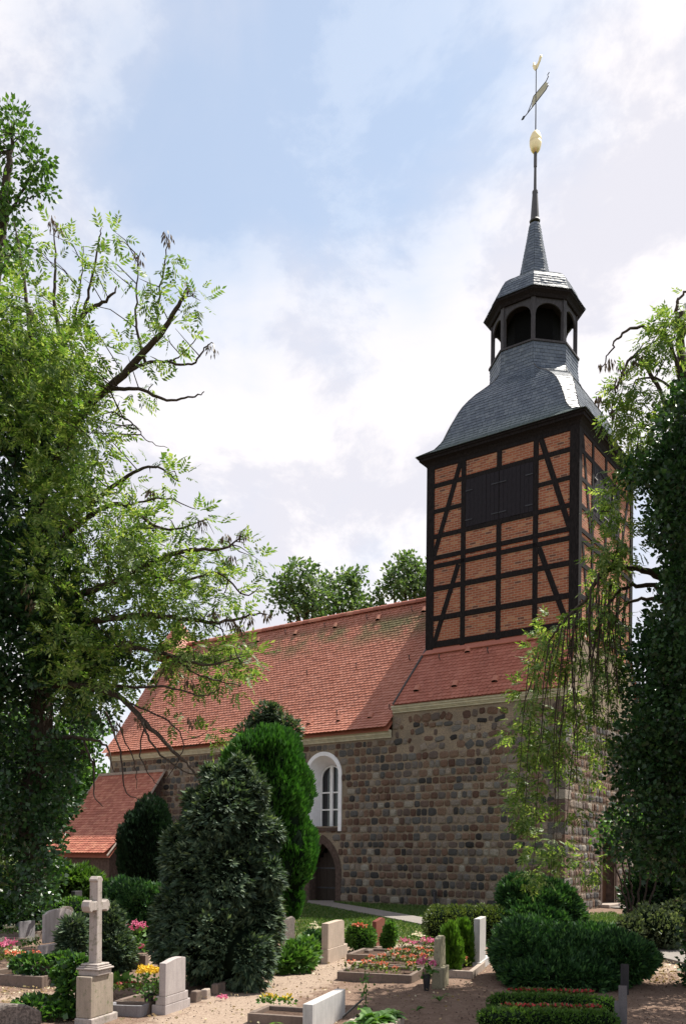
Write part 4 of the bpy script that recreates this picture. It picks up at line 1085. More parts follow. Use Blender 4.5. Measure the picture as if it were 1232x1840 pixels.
top = [(sw / 2 * .85, za + ah / 2), (sw / 2 * .85, zt - .06), (sw / 2 * 1.15, zt - .05), (sw / 2 * 1.1, zt - .03), (.03, zt)]
half = xs_[1:] + arm + top
pts = half + [(-x, z_) for x, z_ in half[::-1]]
mb = MB(); mb.prism([(x, z_) for x, z_ in pts], ctr - GU * .05, GV, [0, 0, 1], GU * .10); build('cross', mb, 'weathered_sandstone', th, rel=P, bevel=.01)

# kerbed grave beds
def bed(label, pts, h=.1, w=.07, mat='kerb_stone', cat='grave bed', soil=True, name='grave_bed', group=None):
    """pts: ground corners in order (closed)"""
    pts = [np.array([p[0], p[1], 0.0]) for p in pts]; base = np.mean(pts, 0); th = thing(name, base, label, cat, group); n = len(pts)
    cen = base
    for i in range(n):
        a, b = pts[i], pts[(i + 1) % n]; d = unit(b - a); q = np.array([-d[1], d[0], 0])
        if np.dot(cen - (a + b) / 2, q) < 0: q = -q
        mb = MB(); g = .004
        mb.obox(a + d * (w + g if i % 2 else 0) + [0, 0, -.05], (b - a) - d * (2 * w + 2 * g if i % 2 else 0), q * w, [0, 0, h + .05 + .002 * i]); build('kerb', mb, mat, th, rel=base, bevel=.008)
    mb = MB(); mb.add([p + (cen - p) * .06 + [0, 0, h * .55] for p in pts], [tuple(range(n))]); 
    if soil: build('soil', mb, 'bed_soil', th, rel=base)
    return th
def rect(P, w, l, du=None, dv=None):
    """P front-left corner on the ground, w to the right, l away"""
    du = -GU if du is None else du; dv = GV if dv is None else dv
    P = np.array([P[0], P[1], 0.0]); return [P, P + du * w, P + du * w + dv * l, P + dv * l]
# four begonia beds in a row
F0 = G(605, 1760)
bfr = [0.0, 1.08, 2.1, 3.05]; begonia_spots = []
names = ['nearest', 'second', 'third', 'farthest']
for k, s in enumerate(bfr):
    q = F0 + GV * s
    bed(f'dark kerbed flower bed, {names[k]} of the four in a row beside the sandy path', rect(q, 1.12, .92), .11, .06)
    for j in range(6 if k < 3 else 5):
        begonia_spots.append((k, q - GU * (.15 + .165 * j * (1.0 if k < 3 else 1.2)) + GV * (.24 + .36 * RNG.random())))
bed('low grave bed with a dark kerb in front of the pink swept-top gravestone', rect(G(204, 1818), .42, .85), .12, .06)
bed('small kerbed bed of orange flowers at the foot of the tall pale stele', rect(G(806, 1756), .36, 1.3), .1, .07, 'pale_kerb')
bed('low kerbed bed with pansies at the front edge left of the large pale slab', rect(G(444, 1838), .78, .55), .1, .06)
bed('kerbed bed right of the large pale slab with hosta', rect(G(622, 1850), .5, .5), .08, .06, 'pale_kerb')
bed('dark kerbed bed of red flowers at the left edge in front of the arched gravestone', rect(G(-40, 1766), 1.05, .95), .13, .07)
bed('raised dark stone kerb under the ivy beside the stone cross', rect(G(52, 1762), .5, .55), .24, .07)
bed('long kerb in front of the arched pale gravestone', rect(G(38, 1737), .55, 1.0), .1, .06, 'pale_kerb')
bed('narrow kerbed bed with small pale flowers at the far left edge', rect(G(-20, 1700), .5, .5), .12, .07)
bed('low kerb with small plants behind the grey square gravestone', rect(G(-8, 1685), .95, .6), .14, .08)
bed('kerbed bed with red and yellow flowers between cross and arched gravestone', rect(G(102, 1728), .5, .8), .12, .07)
bed('kerbed bed with white flowers behind the tan sandstone gravestone', rect(G(556, 1702), .45, 1.0), .1, .06)
bed('dark kerb round the box bush beside the red granite gravestone', rect(G(622, 1724), .62, 1.05), .09, .07)
bed('pale kerb around the red-bordered bed in the right foreground', rect(G(868, 1868), 1.15, 1.5), .04, .06, 'pale_kerb')
# loose kerb stones along the path
kp = [(352, 1800), (372, 1794), (391, 1787), (404, 1781), (416, 1776), (430, 1770), (447, 1764), (468, 1757), (489, 1751)]
for k, (x, y) in enumerate(kp):
    P = G(x, y); a = RNG.uniform(-.1, .1); d = unit(G(kp[min(k + 1, 8)][0], kp[min(k + 1, 8)][1]) - G(kp[max(k - 1, 0)][0], kp[max(k - 1, 0)][1])); q = np.array([-d[1], d[0], 0])
    mb = MB(); hh = RNG.uniform(.1, .17); ll = RNG.uniform(.11, .16)
    mb.prism([(0, -.04), (ll, -.04), (ll * .97, hh), (.01, hh * .95)], P, d, [0, 0, 1], q * .09)
    o = build('kerb_stone', mb, 'pale_kerb' if k % 3 == 1 else 'kerb_stone', rel=P, bevel=.015); o.location = P; o.rotation_euler = (RNG.uniform(-.06, .06), RNG.uniform(-.06, .06), a)
    tag(o, 'loose tan kerb stone in the row along the foot of the big cypress', 'kerb stone', 'kerb stones at the foot of the big cypress')
for k, (x, y) in enumerate([(662, 1718), (678, 1712), (690, 1706)]):
    P = G(x, y); mb = MB(); mb.box(0, .2, 0, .1, -.04, .1); o = build('kerb_stone', mb, 'kerb_stone', rel=(0, 0, 0), bevel=.015); o.location = P; o.rotation_euler = (0, 0, math.radians(60))
    tag(o, 'small kerb stone in the row at the foot of the red granite gravestone', 'kerb stone', 'kerb stones by the red gravestone')
P = G(83, 1806); mb = MB(); mb.box(0, .33, 0, .22, -.04, .12); o = build('stone_block', mb, 'kerb_stone', bevel=.015); o.location = P; o.rotation_euler = (0, 0, -.2)
tag(o, 'flat dark stone block on the ground left of the ivy-covered pedestal', 'stone block')

# ------------------------------------------------------------------ flowers
def blossom_quads(n, c, r, size, flatn=.4):
    P = np.array(c) + rvec(n) * np.array(r) * RNG.random((n, 1)) ** .4
    P[:, 2] = np.maximum(P[:, 2], c[2] - r[2] * .3)
    D = unit(rvec(n) + [0, -.2, .5]); return leaves(P, D, size, size * .42)
def flower_plant(name, h, rad, petal, leafm, nl=46, nf=26, fs=.035, ls=.05, label=None, cat='flower', group=None, ball=False):
    th = thing(name, (0, 0, 0), label, cat, group)
    P = np.column_stack([RNG.normal(size=(nl, 2)) * rad * .5, RNG.uniform(.02, h * .8, nl)]); D = unit(np.column_stack([P[:, :2] / rad, np.full(nl, .35)]) + .5 * rvec(nl))
    quads('leaves', leaves(P, D, ls, ls * .38), [leafm], th)
    if ball: Q = np.concatenate([blossom_quads(nf, (rad * .8 * math.cos(a), rad * .8 * math.sin(a) * .8, h + RNG.uniform(-.04, .05)), (.055, .055, .05), fs) for a in np.linspace(0, 6.28, 6)[:-1]])
    else: Q = blossom_quads(nf, (0, 0, h * .85), (rad * .9, rad * .9, h * .25), fs)
    quads('blossoms', Q, [petal], th); return th
kinds = {}
def plant_at(kind, P, s=1.0, label=None, group=None):
    src, used = kinds[kind]
    o = copy_tree(src) if used else src; kinds[kind] = (src, True)
    o.location = (P[0], P[1], P[2] if len(P) > 2 else .05); o.scale = (s, s, s); o.rotation_euler = (0, 0, RNG.uniform(0, 6))
    if label: o['label'] = label
    if group: o['group'] = group
    return o
kinds['or'] = (flower_plant('begonia', .17, .085, 'orange_petal', 'begonia_leaf'), False)
kinds['rd'] = (flower_plant('begonia', .13, .065, 'red_petal', 'begonia_leaf', nf=16, fs=.03), False)
kinds['pk'] = (flower_plant('begonia', .22, .13, 'pink_petal', 'begonia_leaf', nf=60), False)
kinds['cr'] = (flower_plant('begonia', .16, .10, 'cream_petal', 'shrub_leaf', nf=34), False)
kinds['ye'] = (flower_plant('pansy', .12, .08, 'yellow_petal', 'shrub_leaf', nf=18), False)
for k, q in begonia_spots:
    lab = f'small begonia with {"pinkish red" if k == 3 else "orange and salmon"} blossoms in the {names[k]} of the four kerbed beds'
    plant_at('pk' if k == 3 else ('or' if RNG.random() < .8 else 'cr' if False else 'or'), (q[0], q[1], .06), RNG.uniform(.75, 1.15), lab, f'begonias in the {names[k]} kerbed bed')
for x, y in ((748, 1700), (757, 1703)):
    P = G(x, y); plant_at('cr', (P[0], P[1], .08), 1.15, 'cream flower behind the slim lichen-covered gravestone', 'cream flowers in the farthest kerbed bed')
for x, y in ((18, 1752), (34, 1754), (48, 1757), (60, 1752)):
    P = G(x, y); plant_at('or', (P[0], P[1], .14), 1.25, 'orange-red flower in the dark kerbed bed at the left edge', 'orange flowers at the left edge')
for x, y in ((5, 1735), (16, 1730), (28, 1738), (6, 1718)):
    P = G(x, y); plant_at('pk' if x in (16, 5) else 'cr', (P[0], P[1], .1), 1.2, 'pink or cream flower at the left edge behind the orange-red ones', 'mixed flowers at the left edge')
for x, y in ((50, 1716), (62, 1712)):
    P = G(x, y); plant_at('cr', (P[0], P[1], .1), 1.2, 'small white flower in front of the arched pale gravestone', 'white flowers by the arched gravestone')
for x, y in ((12, 1690), (22, 1689), (66, 1672), (70, 1683), (18, 1672)):
    P = G(x, y); plant_at('cr', (P[0], P[1], .1), 1.2, 'small pale flower in the kerbed beds round the square grey gravestone', 'pale flowers by the square grey gravestone')
for x, y in ((131, 1712), (139, 1708)):
    P = G(x, y); plant_at('or', (P[0], P[1], .1), .9, 'red flower in the shade left of the stone cross shaft', 'red flowers by the cross shaft')
for x, y in ((213, 1800), (224, 1798), (236, 1797), (247, 1799)):
    P = G(x, y); plant_at('rd', (P[0], P[1], .12), .9, 'dark red flower in the shaded kerb right of the cross pedestal', 'dark red flowers right of the pedestal')
for x, y in ((822, 1741), (829, 1737), (836, 1736), (843, 1732), (833, 1745)):
    P = G(x, y); plant_at('or', (P[0], P[1], .06), 1.0, 'orange flower between the small thujas and the tall pale stele', 'orange flowers by the thujas')
for x, y in ((478, 1815), (490, 1816), (514, 1818)):
    P = G(x, y); plant_at('ye', (P[0], P[1], .06), 1.0, 'small yellow pansy in the bed left of the large pale slab', 'yellow pansies by the large slab')
for x, y in ((560, 1690), (571, 1687), (612, 1690), (565, 1680)):
    P = G(x, y); plant_at('cr', (P[0], P[1], .1), 1.1, 'white flower in the kerbed bed behind the tan sandstone gravestone', 'white flowers behind the tan gravestone')
# clipped border plants with red begonias, right foreground
def strip_bush(P0, P1, hw, h, n, label):
    lobes = [(tuple(np.array(P0) * (1 - t_) + np.array(P1) * t_ + np.array([RNG.uniform(-.02, .02), RNG.uniform(-.02, .02), h * .45])), (.16, hw * RNG.uniform(.9, 1.1), h * RNG.uniform(.5, .62))) for t_ in np.linspace(0, 1, 11)]
    return bush('border_plant', lobes, n, 'leaf', 'oak_leaf', label, 'border plants', .034, depth=.5, amp=.12, freq=12, stem=False, core=.8)
a0, a1 = G(900, 1817), G(1086, 1822); strip_bush(a0, a1, .13, .2, 5200, 'clipped green border row behind, in the shaded bed of red begonias')
c0, c1 = G(884, 1848), G(1086, 1852); strip_bush(c0, c1, .15, .2, 5200, 'clipped green border row in front, in the shaded bed of red begonias')
for t_ in np.linspace(.1, .82, 12):
    q = a0 * (1 - t_) + a1 * t_ + GV * .22; plant_at('rd', (q[0] + RNG.uniform(-.03, .03), q[1] + RNG.uniform(-.05, .05), .1), 1.15, 'red begonia behind the rear clipped border row in the right foreground', 'red begonias behind the rear border row')
for t_ in np.linspace(.12, .9, 12):
    q = c0 * (1 - t_) + c1 * t_ + GV * .24; plant_at('rd', (q[0] + RNG.uniform(-.03, .03), q[1] + RNG.uniform(-.04, .04), .1), 1.05, 'red begonia between the two clipped border rows in the right foreground', 'red begonias between the border rows')
for x in (885, 900, 925, 960):
    q = G(x, 1878); plant_at('rd', (q[0], q[1], .05), 1.0, 'red begonia at the very front of the right foreground bed', 'red begonias at the front of the right bed')
# potted and vase flowers
P = G(243, 1738); th = thing('hydrangea_planter', P, 'dark box planter with tall pink hydrangeas in front of the dark juniper', 'planter')
mb = MB(); w_ = .36
mb.box(-.19, .19, -.12, .12, 0, .2); build('box', mb, 'kerb_stone', th, bevel=.01)
nl = 130; pp = np.column_stack([RNG.normal(size=(nl, 2)) * .1, RNG.uniform(.2, .62, nl)]); quads('leaves', leaves(pp, unit(rvec(nl) + [0, 0, .3]), .08, .03), ['shrub_leaf'], th)
for x, y, z_ in ((-.1, 0, .62), (.0, -.03, .70), (.11, 0, .67), (.05, .05, .62), (.09, -.06, .33)):
    quads('blossom', blossom_quads(60, (x, y, z_), (.075, .075, .06), .035), ['pink_petal'], th)
quads('blossom', blossom_quads(50, (-.14, -.04, .36), (.08, .07, .07), .035), ['orange_petal'], th)
P = G(267, 1818); th = thing('flower_vase', P, 'black cone vase of yellow chrysanthemums beside the pink swept-top gravestone', 'vase')
mb = MB(); mb.lathe([(.02, -.05), (.045, .1), (.06, .2), (.065, .21)], 14); build('vase', mb, 'plastic_dark', th)
nl = 170; pp = np.column_stack([RNG.normal(size=(nl, 2)) * .09, RNG.uniform(.16, .42, nl)]); quads('leaves', leaves(pp, unit(rvec(nl) + [0, 0, .2]), .06, .02), ['shrub_leaf'], th)
for a in np.linspace(0, 6.28, 8)[:-1]:
    quads('blossom', blossom_quads(45, (.1 * math.cos(a), .07 * math.sin(a), .47 + .02 * math.sin(3 * a)), (.05, .05, .025), .032), ['yellow_petal'], th)
quads('blossom', blossom_quads(60, (0, 0, .5), (.06, .05, .025), .032), ['yellow_petal'], th)
P = G(766, 1777); th = thing('flower_vase', P, 'dark vase of pink flowers at the foot of the slim lichen-covered gravestone', 'vase')
mb = MB(); mb.lathe([(.03, -.05), (.05, .1), (.055, .2)], 14); build('vase', mb, 'plastic_dark', th)
nl = 80; pp = np.column_stack([RNG.normal(size=(nl, 2)) * .06, RNG.uniform(.15, .34, nl)]); quads('leaves', leaves(pp, unit(rvec(nl) + [0, 0, .2]), .06, .02), ['shrub_leaf'], th)
for x, y, z_ in ((-.09, 0, .36), (.08, 0, .34), (-.03, .03, .40)): quads('blossom', blossom_quads(60, (x, y, z_), (.06, .06, .05), .032), ['pink_petal'], th)
P = G(232, 1821); mb = MB()
def sq(a, b, z): return [(a * math.copysign(abs(math.cos(t_)) ** .45, math.cos(t_)), b * math.copysign(abs(math.sin(t_)) ** .45, math.sin(t_)), z) for t_ in np.linspace(0, 2 * math.pi, 25)[:-1]]
R4 = sq(.2, .13, -.03) + sq(.215, .145, .11) + sq(.18, .11, .11) + sq(.17, .10, .06)
mb.add(R4, [(i * 24 + j, i * 24 + (j + 1) % 24, (i + 1) * 24 + (j + 1) % 24, (i + 1) * 24 + j) for i in range(3) for j in range(24)] + [tuple(range(72, 96))])
o = build('stone_trough', mb, 'grey_granite', bevel=.006); o.location = P; o.rotation_euler = (0, 0, -.15)
tag(o, 'low oval grey stone trough between the cross pedestal and the yellow flowers', 'trough')
P = G(211, 1790); 
th = thing('leafy_plant', P, 'broad-leaved green plant in the kerb right of the stone cross', 'plant'); nl = 60
pp = np.column_stack([RNG.normal(size=(nl, 2)) * .07, RNG.uniform(.1, .22, nl)]); quads('leaves', leaves(pp, unit(rvec(nl) + [0, 0, .8]), .12, .04), ['shrub_leaf'], th)
P = G(400, 1797); o = quads('fallen_flower', blossom_quads(40, (0, 0, .03), (.08, .06, .03), .03), ['pink_petal']); o.location = P
tag(o, 'pink flower head lying on the sandy path beside the kerb stones', 'flower')
# hosta, ferns, weeds, small sign
def rosette(name, P, n, L, W, mat, label, cat, rise=.6, group=None):
    th_ = np.sort(RNG.uniform(0, 6.28, n)); Q = []
    for a in th_:
        d = np.array([math.cos(a), math.sin(a), 0]); s = np.array([-d[1], d[0], 0]); l = L * RNG.uniform(.7, 1.2); up_ = rise * RNG.uniform(.5, 1.3); prev = None
        for i in range(4):
            t0, t1 = i / 4, (i + 1) / 4
            c0_, c1_ = [d * l * t + np.array([0, 0, l * (up_ * t - .75 * up_ * t * t)]) for t in (t0, t1)]
            w0, w1 = [W * math.sin(math.pi * min(.97, .12 + .88 * t)) for t in (t0, t1)]
            for sg in (1, -1):
                Q.append([c0_, c1_, c1_ + sg * s * w1 + [0, 0, w1 * .35], c0_ + sg * s * w0 + [0, 0, w0 * .35]][::sg])
    o = quads(name, np.array(Q), [mat]); o.location = P; return tag(o, label, cat, group)
for (x, y, sc, lb) in ((668, 1846, 1.0, 'large hosta with broad light green leaves beside the large pale slab'), (694, 1840, .8, 'smaller hosta at the right of the large hosta'), (650, 1856, .7, 'hosta at the front edge next to the pale slab')):
    P = G(x, y); rosette('hosta', (P[0], P[1], .03), 26, .28 * sc, .065 * sc, 'shrub_leaf', lb, 'hosta', 1.0)
P = G(789, 1800); rosette('weed', P, 7, .13, .02, 'shrub_leaf', 'small green weed on the bare soil before the slim gravestone', 'weed', 1.6)
P = G(748, 1818); rosette('weed', P, 6, .1, .02, 'shrub_leaf', 'tiny weed in the shaded soil at front', 'weed', 1.6)
P = G(656, 1812); th = thing('climbing_weed', P, 'thin tall weed standing by the small dark plaque', 'weed'); n_ = 46
pp = np.column_stack([RNG.normal(size=(n_, 2)) * .03, RNG.uniform(0, .42, n_)]); quads('leaves', leaves(pp, unit(rvec(n_) + [0, 0, .2]), .05, .02), ['shrub_leaf'], th)
mb = MB(); mb.tube([(0, 0, 0), (.01, 0, .2), (-.01, 0, .44)], .006, 5); build('stem', mb, 'shrub_leaf', th)
P = G(636, 1843); th = thing('grave_lamp', P, 'small dark tilted plaque on a short spike beside the hosta', 'plaque')
mb = MB(); mb.tube([(0.03, 0, -.03), (0.03, 0, .1)], .012, 6); build('spike', mb, 'plastic_dark', th)
mb = MB(); mb.obox((-.12, -.04, .08), (.22, 0, .2), (.0, .16, -.02), (-.012, 0, .012)); build('plate', mb, 'plastic_dark', th, bevel=.004)
def fern(P, label, L=.5, n=7):
    Q = []
    for a in np.linspace(0, 6.28, n + 1)[:-1] + RNG.uniform(0, .5, n):
        d = np.array([math.cos(a), math.sin(a), 0]); s = np.array([-d[1], d[0], 0]); l = L * RNG.uniform(.8, 1.15)
        for i in range(2, 22):
            t_ = i / 22; c_ = d * l * t_ * .8 + np.array([0, 0, l * (1.05 * t_ - .85 * t_ * t_)]); w_ = .13 * math.sin(math.pi * min(1, t_ * .92 + .1)) * (1.1 - t_ * .5) * L / .5
            for sg in (1, -1):
                e_ = s * sg * w_ + d * w_ * .35 + np.array([0, 0, -.02]); q = d * l * .016
                Q.append([c_, c_ + e_ * .5 + q, c_ + e_, c_ + e_ * .5 - q])
    o = quads('fern', np.array(Q), ['thuja_leaf']); o.location = P; return tag(o, label, 'fern')
fern(G(505, 1872), 'light green fern at the bottom edge left of the large pale slab', .42)
fern(G(468, 1886), 'low fern at the bottom edge left of the other fern', .36)
P = at(562, 1870, 8.3); fern((P[0], P[1], 0), 'fern frond tip in front of the large pale slab', .3, 6)

# ------------------------------------------------------------------ shrubs and conifers
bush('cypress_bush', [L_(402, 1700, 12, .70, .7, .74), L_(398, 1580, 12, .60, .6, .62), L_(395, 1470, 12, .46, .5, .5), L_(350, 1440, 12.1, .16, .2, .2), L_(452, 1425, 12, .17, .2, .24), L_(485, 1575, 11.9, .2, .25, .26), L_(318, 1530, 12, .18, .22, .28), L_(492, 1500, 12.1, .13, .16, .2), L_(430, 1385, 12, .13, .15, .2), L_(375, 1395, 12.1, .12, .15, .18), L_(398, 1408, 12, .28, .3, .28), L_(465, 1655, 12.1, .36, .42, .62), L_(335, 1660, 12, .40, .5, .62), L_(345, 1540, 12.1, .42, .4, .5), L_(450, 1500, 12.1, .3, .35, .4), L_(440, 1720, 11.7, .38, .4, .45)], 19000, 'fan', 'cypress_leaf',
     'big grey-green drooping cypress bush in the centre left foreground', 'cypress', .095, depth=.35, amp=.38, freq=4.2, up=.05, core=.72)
bush('globe_cypress', [L_(474, 1440, 22, 1.18, 1.15, 1.75), L_(519, 1530, 22, .72, .8, 1.1), L_(415, 1480, 22, .75, .8, 1.3), L_(527, 1600, 22.4, .26, .3, .85), L_(470, 1570, 22, .8, .8, .9), L_(464, 1374, 22, .92, .9, .82), L_(500, 1415, 22, .62, .7, .95)], 28000, 'flame', 'bright_cypress_leaf',
     'tall bright green rounded cypress beside the church window', 'cypress', .145, depth=.25, amp=.22, freq=2.6, up=.7, core=.86, stem_r=.12)
bush('cypress_tree', [L_(482, 1292, 25, .42, .45, .5), L_(512, 1320, 25, .46, .45, .6), L_(450, 1330, 25, .4, .4, .5), L_(485, 1450, 25, .9, .8, 2.0)], 8000, 'fan', 'cypress_leaf',
     'grey-green cypress top peeking out behind the bright rounded cypress', 'cypress', .14, depth=.5, amp=.25, freq=3, core=.6, stem_r=.1)
bush('columnar_yew', [L_(268, 1530, 24.5, .66, .7, 1.5), L_(245, 1540, 24.3, .5, .55, 1.3), L_(298, 1560, 24.5, .5, .5, 1.1)], 11000, 'flame', 'yew_leaf',
     'dark upright yew in front of the porch', 'yew', .12, depth=.25, amp=.2, freq=3, up=.8, core=.85)
bush('spreading_juniper', [L_(250, 1638, 17, .55, .6, .52), L_(218, 1622, 17.2, .38, .5, .4), L_(292, 1630, 17, .4, .5, .5), L_(250, 1672, 16.8, .6, .6, .36)], 10000, 'needle', 'juniper_leaf',
     'dense spreading juniper with sunlit top between the cross and the big cypress', 'juniper', .095, depth=.3, amp=.25, freq=5, up=.3, core=.8)
bush('hedge', [L_(x, 1645, 20 + .2 * math.sin(x), .42, .5, .40 + .05 * math.sin(x * .7)) for x in range(-30, 140, 24)], 6500, 'leaf', 'shrub_leaf', 'low leafy hedge behind the graves at the left', 'hedge', .075, depth=.35, amp=.15, freq=6, core=.82)
bush('spreading_shrub', [L_(x, y, 27, .55, .6, r_) for x, y, r_ in ((80, 1585, .55), (105, 1580, .62), (130, 1588, .5), (155, 1594, .4))], 3600, 'fan', 'oak_leaf', 'loose spreading shrub in front of the porch wall', 'shrub', .2, depth=.5, amp=.3, freq=4, core=.7)
bush('corner_hedge', [L_(-6, 1600, 24, .5, .5, .9), L_(12, 1622, 24, .3, .4, .5)], 2600, 'leaf', 'hedge_leaf', 'light green hedge at the far left edge', 'hedge', .09, core=.8)
bush('cross_bush', [L_(198, 1695, 13.5, .26, .3, .5), L_(185, 1665, 13.6, .2, .25, .35), L_(212, 1716, 13.4, .22, .25, .32), L_(192, 1735, 13.4, .25, .25, .3)], 5500, 'fan', 'cypress_leaf', 'loose grey-green conifer right behind the stone cross shaft', 'conifer', .085, depth=.5, amp=.25, freq=6, core=.6)
bush('dwarf_conifer', [L_(133, 1688, 12.8, .17, .2, .3), L_(124, 1704, 12.8, .12, .15, .18)], 1200, 'fan', 'cypress_leaf', 'small open conifer between the arched gravestone and the cross', 'conifer', .1, depth=.6, amp=.2, freq=7, core=.5)
bush('box_bush', [L_(649, 1686, 16.6, .27, .27, .26), L_(640, 1678, 16.6, .18, .2, .2)], 2300, 'leaf', 'shrub_leaf', 'round box bush with orange flowers on top between two gravestones', 'box bush', .055, depth=.35, amp=.15, freq=9, core=.8)
o = quads('blossoms', blossom_quads(90, tuple(at(647, 1664, 16.5)), (.16, .12, .05), .05), ['orange_petal']); tag(o, 'cluster of orange blossoms on top of the round box bush', 'flowers')
bush('leafy_shrub', [L_(700, 1680, 17, .12, .15, .24), L_(694, 1692, 17, .1, .12, .15)], 1300, 'leaf', 'shrub_leaf', 'fresh green shrub right of the dark red gravestone', 'shrub', .08, depth=.5, amp=.2, freq=9, core=.6)
bush('perennial_clump', [L_(532, 1722, 13.6, .24, .25, .24), L_(512, 1732, 13.4, .16, .2, .16), L_(550, 1712, 14, .16, .2, .22)], 1500, 'leaf', 'shrub_leaf', 'clump of broad-leaved perennials at the right foot of the big cypress', 'perennials', .12, depth=.5, amp=.2, freq=6, core=.6)
bush('perennial_clump', [L_(567, 1710, 15, .14, .2, .22), L_(560, 1690, 15.5, .14, .2, .16)], 900, 'leaf', 'juniper_leaf', 'darker leafy clump touching the left side of the tan sandstone gravestone', 'perennials', .09, depth=.5, core=.6)
bush('dwarf_thuja', [L_(811, 1716, 13.3, .155, .16, .34), L_(808, 1695, 13.3, .12, .12, .26)], 2600, 'flame', 'thuja_leaf', 'left of two small bright yellow-green thujas, in front of the other', 'thuja', .09, depth=.25, amp=.12, freq=9, up=1.2, core=.85, stem_r=.02)
bush('dwarf_thuja', [L_(835, 1708, 14.1, .16, .16, .36), L_(830, 1686, 14.1, .12, .12, .26)], 2600, 'flame', 'thuja_leaf', 'right of two small bright yellow-green thujas, beside the tall pale stele', 'thuja', .09, depth=.25, amp=.12, freq=9, up=1.2, core=.85, stem_r=.02)
bush('yew_hedge', [L_(x, 1661 + dy, 18.6, .36, .5, .42) for x, dy in ((792, 2), (815, 0), (840, -1), (865, 0), (890, 1))], 7500, 'leaf', 'hedge_leaf', 'clipped yew hedge block with a yellowish top behind the thujas', 'hedge', .05, depth=.3, amp=.1, freq=6, core=.85)
bush('round_juniper', [L_(965, 1630, 19, .85, .85, .62), L_(930, 1610, 19, .45, .5, .4), L_(1005, 1645, 19, .5, .6, .55), L_(960, 1660, 18.6, .85, .8, .5)], 15000, 'needle', 'juniper_leaf', 'large rounded dark green juniper against the church corner', 'juniper', .115, depth=.3, amp=.26, freq=4.5, up=.4, core=.82)
bush('foreground_juniper', [L_(1010, 1722, 12.8, .85, .75, .43), L_(930, 1710, 12.8, .36, .6, .42), L_(1105, 1722, 12.6, .55, .7, .40), L_(1010, 1750, 12.4, .9, .7, .36), L_(960, 1704, 13.2, .6, .6, .36), L_(1060, 1706, 13.2, .55, .6, .34)], 34000, 'needle', 'juniper_leaf',
     'wide spreading juniper with dark shaded front and sunlit top in the right foreground', 'juniper', .08, depth=.3, amp=.26, freq=5.5, up=.35, core=.8)
bush('pale_shrub', [L_(1165, 1665, 17.2, .5, .5, .42), L_(1130, 1672, 17, .3, .4, .3), L_(1200, 1672, 17, .4, .4, .34), L_(1235, 1660, 17.5, .5, .5, .5)], 5200, 'leaf', 'pale_leaf', 'pale variegated shrub under the right-hand tree', 'shrub', .075, depth=.4, amp=.2, freq=5, core=.8)
bush('dark_shrub', [L_(1150, 1610, 19, .4, .5, .6), L_(1185, 1600, 19, .6, .6, .8), L_(1225, 1590, 18.5, .6, .6, .9)], 4200, 'leaf', 'ivy_leaf', 'dark leafy shrub behind the pale shrub at the right', 'shrub', .11, depth=.5, amp=.25, freq=4, core=.7)
# ivy on and by the pedestal
def ivy(name, lobes, n, label, size=.075, cat='ivy'):
    P_, N_ = lobe_points(lobes, n, .45, .2, 7, 5); b_ = np.array([lobes[0][0][0], lobes[0][0][1], 0])
    o = quads(name, leaves(P_, unit(N_ + [0, -.2, -.2] + .6 * rvec(len(P_))), size, size * .42), ['shrub_leaf', 'ivy_leaf'], rel=b_, midx=(RNG.random(len(P_)) < .5).astype(int)); o.location = b_; return tag(o, label, cat)
ivy('climbing_ivy', [L_(130, 1790, 9.75, .13, .14, .3), L_(140, 1740, 9.8, .12, .12, .14), L_(118, 1752, 9.9, .13, .15, .12), L_(128, 1835, 9.7, .14, .15, .2), L_(148, 1762, 9.6, .07, .06, .1)], 1500, 'ivy climbing the left side of the cross pedestal')
ivy('ground_ivy', [L_(70, 1818, 9.7, .3, .3, .14), L_(110, 1822, 9.6, .2, .25, .13), L_(40, 1830, 9.6, .22, .25, .12), L_(80, 1850, 9.2, .3, .3, .1)], 1500, 'ground ivy in the bottom left corner', .075)
ivy('bed_ivy', [L_(80, 1740, 12.2, .28, .3, .12), L_(115, 1730, 12.3, .25, .3, .13), L_(50, 1732, 12.3, .2, .3, .1)], 1300, 'ivy covering the kerbed bed left of the cross', .08)

